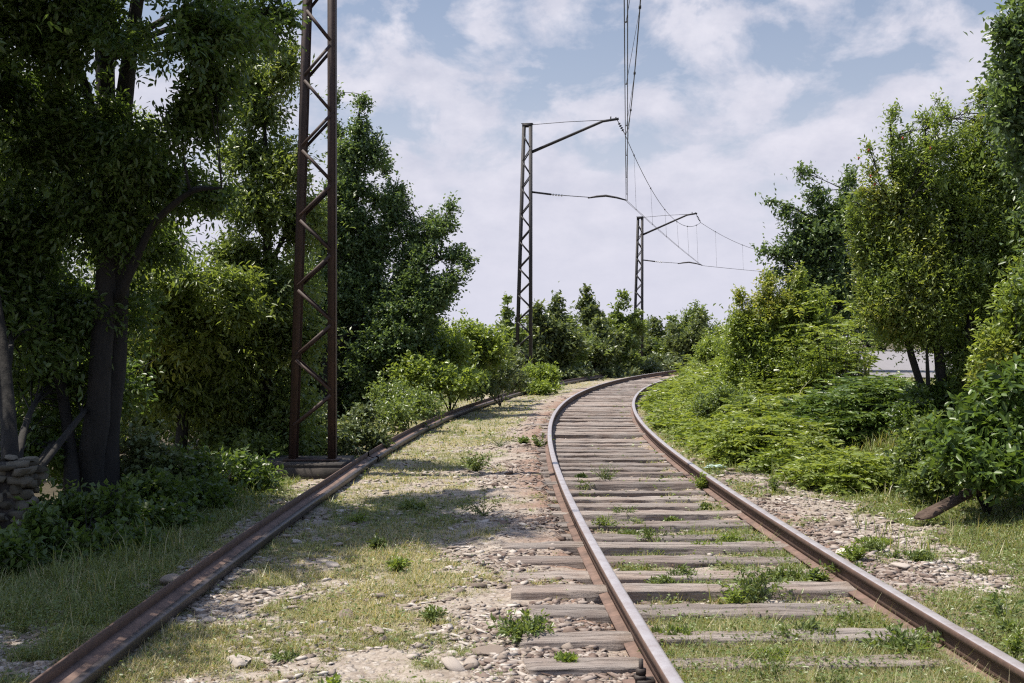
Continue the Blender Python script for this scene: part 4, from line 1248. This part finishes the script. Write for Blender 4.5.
# ------------------------------------------------------------------ grass, as one covering
def scatter(n, r, py0=346, py1=800, px0=-90, px1=1114):
    px = r.uniform(px0, px1, n); py = r.uniform(py0, py1, n)
    x, d = pix2ground(px, py)
    return x, d
def build_grass():
    r = np.random.default_rng(9)
    x, y = scatter(560000, r)
    u = uoff(x, y)
    g, dry = grass_amount(x, y)
    ok = (r.random(len(x)) < g * .9 + .015) & (np.abs(np.abs(u) - .795) > .075) & (y < 60) & (u > -5.6) & (u < 5.0) & (np.abs(u - U_DEAD(y - 3)) > .10)
    x, y, u, dry, g = x[ok], y[ok], u[ok], dry[ok], g[ok]
    z = ground_z(x, y)
    n = len(x)
    lush = np.where(u < -3.75, 1.0, np.where(u > 1.1, .85, np.where(np.abs(u) < .7, .75, .45)))
    hgt = (.014 + .046 * lush * g) * r.uniform(.4, 1.5, n) * (1 + .5 * fbm(x * 2, y * 2, 6)) * np.where(r.random(n) < .05, r.uniform(1.5, 2.6, n), 1)
    wd = np.maximum(.0035, .00075 * y)
    P = np.stack([x, y, z - .004], 1)
    V = []; a = r.uniform(0, 2 * np.pi, (n, 3)); bl = 3
    lean = r.uniform(.3, 1.6, (n, 3))
    off = r.normal(0, .018, (n, 3, 2))
    hh = hgt[:, None] * r.uniform(.6, 1.2, (n, 3))
    base = P[:, None] + np.concatenate([off, np.zeros((n, 3, 1))], -1)
    dirn = np.stack([np.cos(a), np.sin(a), np.zeros_like(a)], -1)
    side = np.stack([-np.sin(a), np.cos(a), np.zeros_like(a)], -1) * (wd[:, None, None] * .5)
    tip = base + dirn * (hh * lean)[..., None] + np.array((0, 0, 1.0)) * (hh * np.clip(1.1 - .5 * lean, .25, 1))[..., None]
    V = np.stack([base - side, base + side, tip], 2).reshape(-1, 3)
    f = np.arange(len(V)).reshape(-1, 3)
    rnd = np.repeat(np.clip(r.normal(.45, .30, n * 3), 0, 1), 3)
    dr = np.clip(dry[:, None] * 1.1 * (r.random((n, 3)) < .65) + (r.random((n, 3)) < .08) * .9, 0, 1)
    tn = np.repeat(dr.reshape(-1), 3)
    o = link('grass', mk_mesh('grass', V, [f], dict(rnd=rnd, tone=tn)), M['grass'])
    tag(o, kind='stuff')
    # tall seeding grass on the bank, the right verge and the shaded left verge
    m = 5200
    px_ = np.concatenate([r.uniform(640, 1060, 3600), r.uniform(-40, 420, 1600)]); py_ = np.concatenate([r.uniform(362, 560, 3600), r.uniform(400, 610, 1600)])
    tx, ty = pix2ground(px_, py_)
    tu = uoff(tx, ty)
    kk = (((tu > 1.5) & (tu < 5) & ((ty > 14.5) | (r.random(len(tx)) < .12))) | ((tu < -3.9) & (tu > -5.2))) & (fbm(tx * 1.3, ty * 1.3, 41, 3) > .47) & (ty < 40)
    tx, ty = tx[kk], ty[kk]; m = len(tx)
    tz = ground_z(tx, ty)
    nb = 6
    hh_ = (np.where(uoff(tx, ty) > 0, r.uniform(.12, .28, m) + r.uniform(.1, .45, m) * sstep(15, 19, ty), r.uniform(.10, .28, m)) * np.clip(sstep(3, 10, ty) * 1.1, .25, 1))[:, None] * r.uniform(.5, 1.1, (m, nb))
    aa = r.uniform(0, 6.28, (m, nb)); ln = r.uniform(.3, 1.1, (m, nb))
    b3 = np.stack([tx, ty, tz], 1)[:, None] + np.concatenate([r.normal(0, .03, (m, nb, 2)), np.zeros((m, nb, 1))], -1)
    dr_ = np.stack([np.cos(aa), np.sin(aa), 0 * aa], -1); sd_ = np.stack([-np.sin(aa), np.cos(aa), 0 * aa], -1) * np.maximum(.003, .00045 * ty)[:, None, None]
    md = b3 + dr_ * (hh_ * ln * .35)[..., None] + np.array((0, 0, .6)) * hh_[..., None]
    tp_ = b3 + dr_ * (hh_ * ln)[..., None] + np.array((0, 0, .95)) * hh_[..., None]
    Vt = np.stack([b3 - sd_, b3 + sd_, md + sd_ * .7, md - sd_ * .7, tp_], 2).reshape(-1, 3)
    ib = np.arange(m * nb)[:, None] * 5
    tag(link('tall_grass', mk_mesh('tall_grass', Vt, [ib + np.array([[0, 1, 2, 3]]), ib + np.array([[3, 2, 4]])], dict(rnd=np.repeat(r.random(m * nb), 5), tone=np.repeat((r.random(m * nb) < .25) * .6, 5))), M['grass']), kind='stuff')
    x2, y2 = scatter(16000, r)
    u2 = uoff(x2, y2)
    k2 = (np.abs(np.abs(u2) - .795) > .09) & (u2 > -5) & (u2 < 4) & (y2 < 30) & (np.abs(u2 - U_DEAD(y2 - 3)) > .12) & (fbm(x2 * 1.5, y2 * 1.5, 21, 3) > .5)
    x2, y2 = x2[k2], y2[k2]
    P = np.stack([x2, y2, ground_z(x2, y2) + r.uniform(.004, .02, len(x2))], 1)
    V2, f2, kk = leaves(r, P, np.concatenate([r.normal(0, 1, (len(x2), 2)), r.normal(0, .25, (len(x2), 1))], 1), np.maximum(.026, .003 * y2), np.maximum(.012, .0015 * y2), 1.0)
    tag(link('leaf_litter', mk_mesh('leaf_litter', V2, [f2], dict(rnd=np.repeat(r.random(len(x2)), kk), tone=np.zeros(len(V2)))), M['litter']), kind='stuff')
    # tiny broad leaves mixed in: clover and seedlings
    x, y = scatter(230000, r)
    u = uoff(x, y); g, dry = grass_amount(x, y)
    w = np.where(u > 1.0, .9, np.where(u < -3.75, .9, np.where(np.abs(u) < .7, .55, .16)))
    ok = (r.random(len(x)) < g * w) & (y < 40) & (np.abs(np.abs(u) - .795) > .09) & (u > -7) & (u < 5.5) & (np.abs(u - U_DEAD(y - 3)) > .13)
    x, y, u = x[ok], y[ok], u[ok]
    z = ground_z(x, y)
    P = np.stack([x, y, z + r.uniform(.005, .06, len(x))], 1)
    D = np.concatenate([r.normal(0, 1, (len(x), 2)), r.uniform(-.2, .5, (len(x), 1))], 1)
    V, f, k = leaves(r, P, D, np.maximum(.024, .0030 * y), np.maximum(.015, .0020 * y), 1.2)
    o = link('ground_cover', mk_mesh('ground_cover', V, [f], dict(rnd=np.repeat(r.random(len(x)), k), tone=np.zeros(len(V)))), M['lf_weed'])
    tag(o, kind='stuff')
build_grass()

# ------------------------------------------------------------------ stones
def ico(sub):
    import bmesh
    bm = bmesh.new(); bmesh.ops.create_icosphere(bm, subdivisions=sub, radius=1)
    V = np.array([v.co[:] for v in bm.verts]); f = np.array([[v.index for v in q.verts] for q in bm.faces]); bm.free()
    return V, f
I1, F1 = ico(1); I2, F2 = ico(2); I3, F3 = ico(3)
flower_heads()
def build_gravel():
    r = np.random.default_rng(21)
    x, y = scatter(210000, r)
    u = uoff(x, y); g, dry = grass_amount(x, y)
    cl = fbm(x * 1.7 + 30, y * 1.7, 11, 4, .6)
    w = np.where((u > -3.6) & (u < -.75), .62 + .5 * sstep(-2.1, -1.4, u), np.where(np.abs(u) < .75, .48, np.where((u > .85) & (u < 2.9), .75, np.where(u < -3.6, .6, .25))))
    stony = np.exp(-((y - 10.5) / 3.6) ** 2) * sstep(2.7, 1.8, u) * (u > .85)
    ok = (r.random(len(x)) < w * (1 - .72 * g) * sstep(.36, .60, cl) + stony * .35) & (y < 34) & (np.abs(np.abs(u) - .795) > .07) & (u > -5) & (u < 3.6)
    x, y, u = x[ok], y[ok], u[ok]
    n = len(x)
    z = ground_z(x, y)
    sz = np.clip(r.lognormal(math.log(.0125), .55, n), .005, .032) * (1 + .025 * y)
    rust = (np.exp(-((np.abs(u) - 1.0) / .42) ** 2) * 1.2 > r.random(n))
    for nm, sel, mt in (('gravel', ~rust, 'stone'), ('rusty_gravel', rust, 'stone_rust')):
        m = int(sel.sum())
        if not m: continue
        ax = np.stack([r.uniform(.8, 1.6, m), r.uniform(.6, 1.1, m), r.uniform(.2, .45, m)], 1) * sz[sel][:, None]
        V0 = I1[None] * (1 + r.normal(0, .32, (m, len(I1), 1)))
        V0 = V0 * ax[:, None]
        a = r.uniform(0, 2 * np.pi, m); c, s = np.cos(a)[:, None], np.sin(a)[:, None]
        tl = r.normal(0, .18, (m, 1))
        X = V0[..., 0] * c - V0[..., 1] * s; Y = V0[..., 0] * s + V0[..., 1] * c; Z = V0[..., 2] + X * tl
        V = np.stack([X + x[sel][:, None], Y + y[sel][:, None], Z + z[sel][:, None] + ax[:, 2:3] * .15], -1).reshape(-1, 3)
        f = (F1[None] + (np.arange(m) * len(I1))[:, None, None]).reshape(-1, 3)
        o = link(nm, mk_mesh(nm, V, [f], dict(rnd=np.repeat(r.random(m), len(I1)))), M[mt])
        tag(o, kind='stuff')
build_gravel()
def rock_mesh(seed, V0, f0, ang=.25):
    r = np.random.default_rng(seed)
    V = V0.copy()
    for _ in range(9):                              # plane cuts make flat facets
        nrm = unit(r.normal(0, 1, 3)); dlim = r.uniform(.45, .8)
        k = V @ nrm
        V = V - np.maximum(0, k - dlim)[:, None] * nrm
    V *= (1 + .12 * (fbm(V[:, 0] * 2 + seed, V[:, 1] * 2, V[:, 2] * 2, 3) - .5))[:, None]
    V *= np.array((r.uniform(1, 1.4), r.uniform(.75, 1.0), r.uniform(.4, .65)))
    me = mk_mesh('stone', V, [f0], dict(rnd=np.full(len(V), 0.0)))
    me.materials.append(M['stone'])
    return me
RM = [rock_mesh(k, I3, F3) for k in range(9)]
SPOT = {  # explicit stones seen in the picture: px, py, size m, label
    (486, 656): (.085, 'pale angular stone lying left of the iron clamp, larger of a pair'), (468, 666): (.06, 'pale stone of a pair left of the iron clamp, the smaller one'),
    (331, 566): (.07, 'rounded pale stone beside the lying rail on its right side'), (185, 549): (.06, 'lone pale stone next to the shaded verge left of the lying rail'),
    (757, 491): (.10, 'rounded brown stone among pale rubble right of the right rail'), (797, 480): (.09, 'flat pale stone above the rubble beside the right rail'),
    (345, 617): (.075, 'flat whitish stone in the tree shadow on the gravel'), (175, 585): (.10, 'flat slab of stone touching the left side of the lying rail'),
    (165, 625): (.06, 'small pale stone right against the near end of the lying rail'), (845, 562): (.10, 'broad pale stone on the slope right of the right rail')}
for k, ((px, py), (sz, lab)) in enumerate(SPOT.items()):
    x, y = (float(v) for v in pix2ground(px, py))
    o = link('stone', RM[k % 9]); o.location = (x, y, float(ground_z(np.array([x]), np.array([y]))[0]) + sz * .12)
    o.scale = (sz,) * 3; o.rotation_euler = (.1, -.08, k * 1.3)
    tag(o, lab, 'stone')
rr = np.random.default_rng(44)
GRP = [(46, (-3.2, -1.05), (4.6, 17), 'loose pale stone on the gravel strip between lying rail and track', 'loose stones on the gravel strip'),
       (90, (1.0, 2.5), (7.0, 16), 'pale rubble stone in the stony strip outside the right rail', 'rubble stones outside the right rail'),
       (22, (-.6, .6), (4.8, 14), 'loose stone lying among the sleepers between the running rails', 'loose stones between the rails'),
       (16, (-4.6, -3.8), (5.2, 10), 'stone in the shade on the left side of the lying rail', 'shaded stones left of the lying rail'),
       (22, (1.2, 3.2), (4.9, 8), 'half buried stone in the grass outside the right rail, low in the photo', 'stones in the grass at lower right')]
for n, (u0, u1), (s0, s1), lab, grp in GRP:
    for k in range(n):
        s = 1 / rr.uniform(1 / s1, 1 / s0)
        uu = rr.uniform(u0, u1)
        X, Y, T = track(s - 3, uu); x, y = float(X), float(Y)
        sz = float(np.clip(rr.lognormal(math.log(.042), .36), .022, .085))
        o = link('stone', RM[int(rr.integers(9))])
        o.location = (x, y, float(ground_z(np.array([x]), np.array([y]))[0]) + sz * .10)
        o.scale = (sz, sz * rr.uniform(.8, 1.2), sz * rr.uniform(.7, 1.1)); o.rotation_euler = (rr.normal(0, .15), rr.normal(0, .15), rr.uniform(0, 6.28))
        tag(o, lab, 'stone', grp)

# ------------------------------------------------------------------ ruined stone wall, timber, litter
def cutrock(r):
    v = np.sign(I2) * np.abs(I2) ** .4
    for _ in range(7):
        nrm = unit(r.normal(0, 1, 3) * np.array((1, 1.4, 1))); v = v - np.maximum(0, v @ nrm - r.uniform(.5, .85))[:, None] * nrm
    return v * (1 + r.normal(0, .035, (len(v), 1)))
def stone_wall():
    d = 9.3
    c = np.array(at(-16, 590, d)); c[2] = float(ground_base(np.array([c[0]]), np.array([c[1]]))[0])
    t = thing('stone_wall', 'ruined rubble stone wall end in deep shade at the left edge', 'wall', c)
    r = np.random.default_rng(3)
    core = MB().box((-.55, .25, .36), (1.5, .41, .84)); core.build('mortar', M['block'], t)
    z = -.05; V, f, R_ = [], [], []; nv = 0
    while z < .80:
        h = r.uniform(.045, .08); x = -1.3 + r.uniform(0, .1)
        while x < .2:
            w = r.uniform(.06, .15)
            for yy in (.08, .42):
                v = cutrock(r) * np.array((w / 2 * 1.25, .085, h / 2 * 1.3))
                v = v + np.array((x + w / 2, yy + r.normal(0, .022), z + h / 2 + r.normal(0, .012)))
                V.append(v); f.append(F2 + nv); nv += len(v); R_.append(np.full(len(v), r.random()))
            x += w
        for yy in (.16, .25, .34):
            v = cutrock(r) * np.array((.085, .09, h / 2 * 1.25)) + np.array((.2 + r.normal(0, .012), yy, z + h / 2))
            V.append(v); f.append(F2 + nv); nv += len(v); R_.append(np.full(len(v), r.random()))
        z += h
    link('rubble', mk_mesh('rubble', np.concatenate(V), [np.concatenate(f)], dict(rnd=np.concatenate(R_))), M['stone_dark'], t)
stone_wall()
a, b = np.array(at(918, 519, 10.4)), np.array(at(1012, 470, 10.9))
tb = MB()
dirn = unit(b - a); n_ = 14
P = [a + (b - a) * i / (n_ - 1) for i in range(n_)]
sd = unit(np.cross(dirn, (0, 0, 1.0))); upv = np.cross(sd, dirn)
fr = []
for i, p in enumerate(P):
    k = .85 + .25 * vnoise(np.array([i * .8]), np.array([2.]))[0]
    k2 = .6 + .6 * vnoise(np.array([i * 1.3]), np.array([7.]))[0]
    fr.append((p - a, sd * k * .85 * (.55 if i == 0 else 1), upv * k2 * .55 * (.5 if i == 0 else 1)))
prof = [(-.10, -.03), (-.11, .0), (-.085, .035), (-.03, .03), (-.01, .005), (.01, .05), (.05, .06), (.09, .02), (.10, -.03), (0, -.05)]
tb.sweep(prof, fr)
for s0, e in ((0, 1), (n_ - 1, -1)):
    idx = [s0 * 10 + j for j in range(10)]
    tb.Ft.append(np.array([(idx[0], idx[j], idx[j + 1]) for j in range(1, 9)]))
o = tb.build('timber', M['timber'], None, False, a)
tag(o, 'split dark old timber leaning in the weeds at the foot of the right shrubs', 'timber')
for px, py, nm, sz, mt, lab, cat in ((916, 521, 'paper_scrap', .045, 'paper', 'crumpled white paper scrap in the grass left of the old timber', 'litter'),
                                     (716, 474, 'plastic_scrap', .075, 'plastic', 'crumpled pale green plastic scrap beside the right rail', 'litter')):
    x, y = (float(v) for v in pix2ground(px, py))
    r = np.random.default_rng(px)
    v = I3 * (1 + r.normal(0, .26, (len(I3), 1))) * np.array((1.5, .8, .35)) * sz
    me = mk_mesh(nm, v, [F3], None)
    o = link(nm, me, M[mt]); o.location = (x, y, float(ground_z(np.array([x]), np.array([y]))[0]) + sz * .4)
    tag(o, lab, cat)
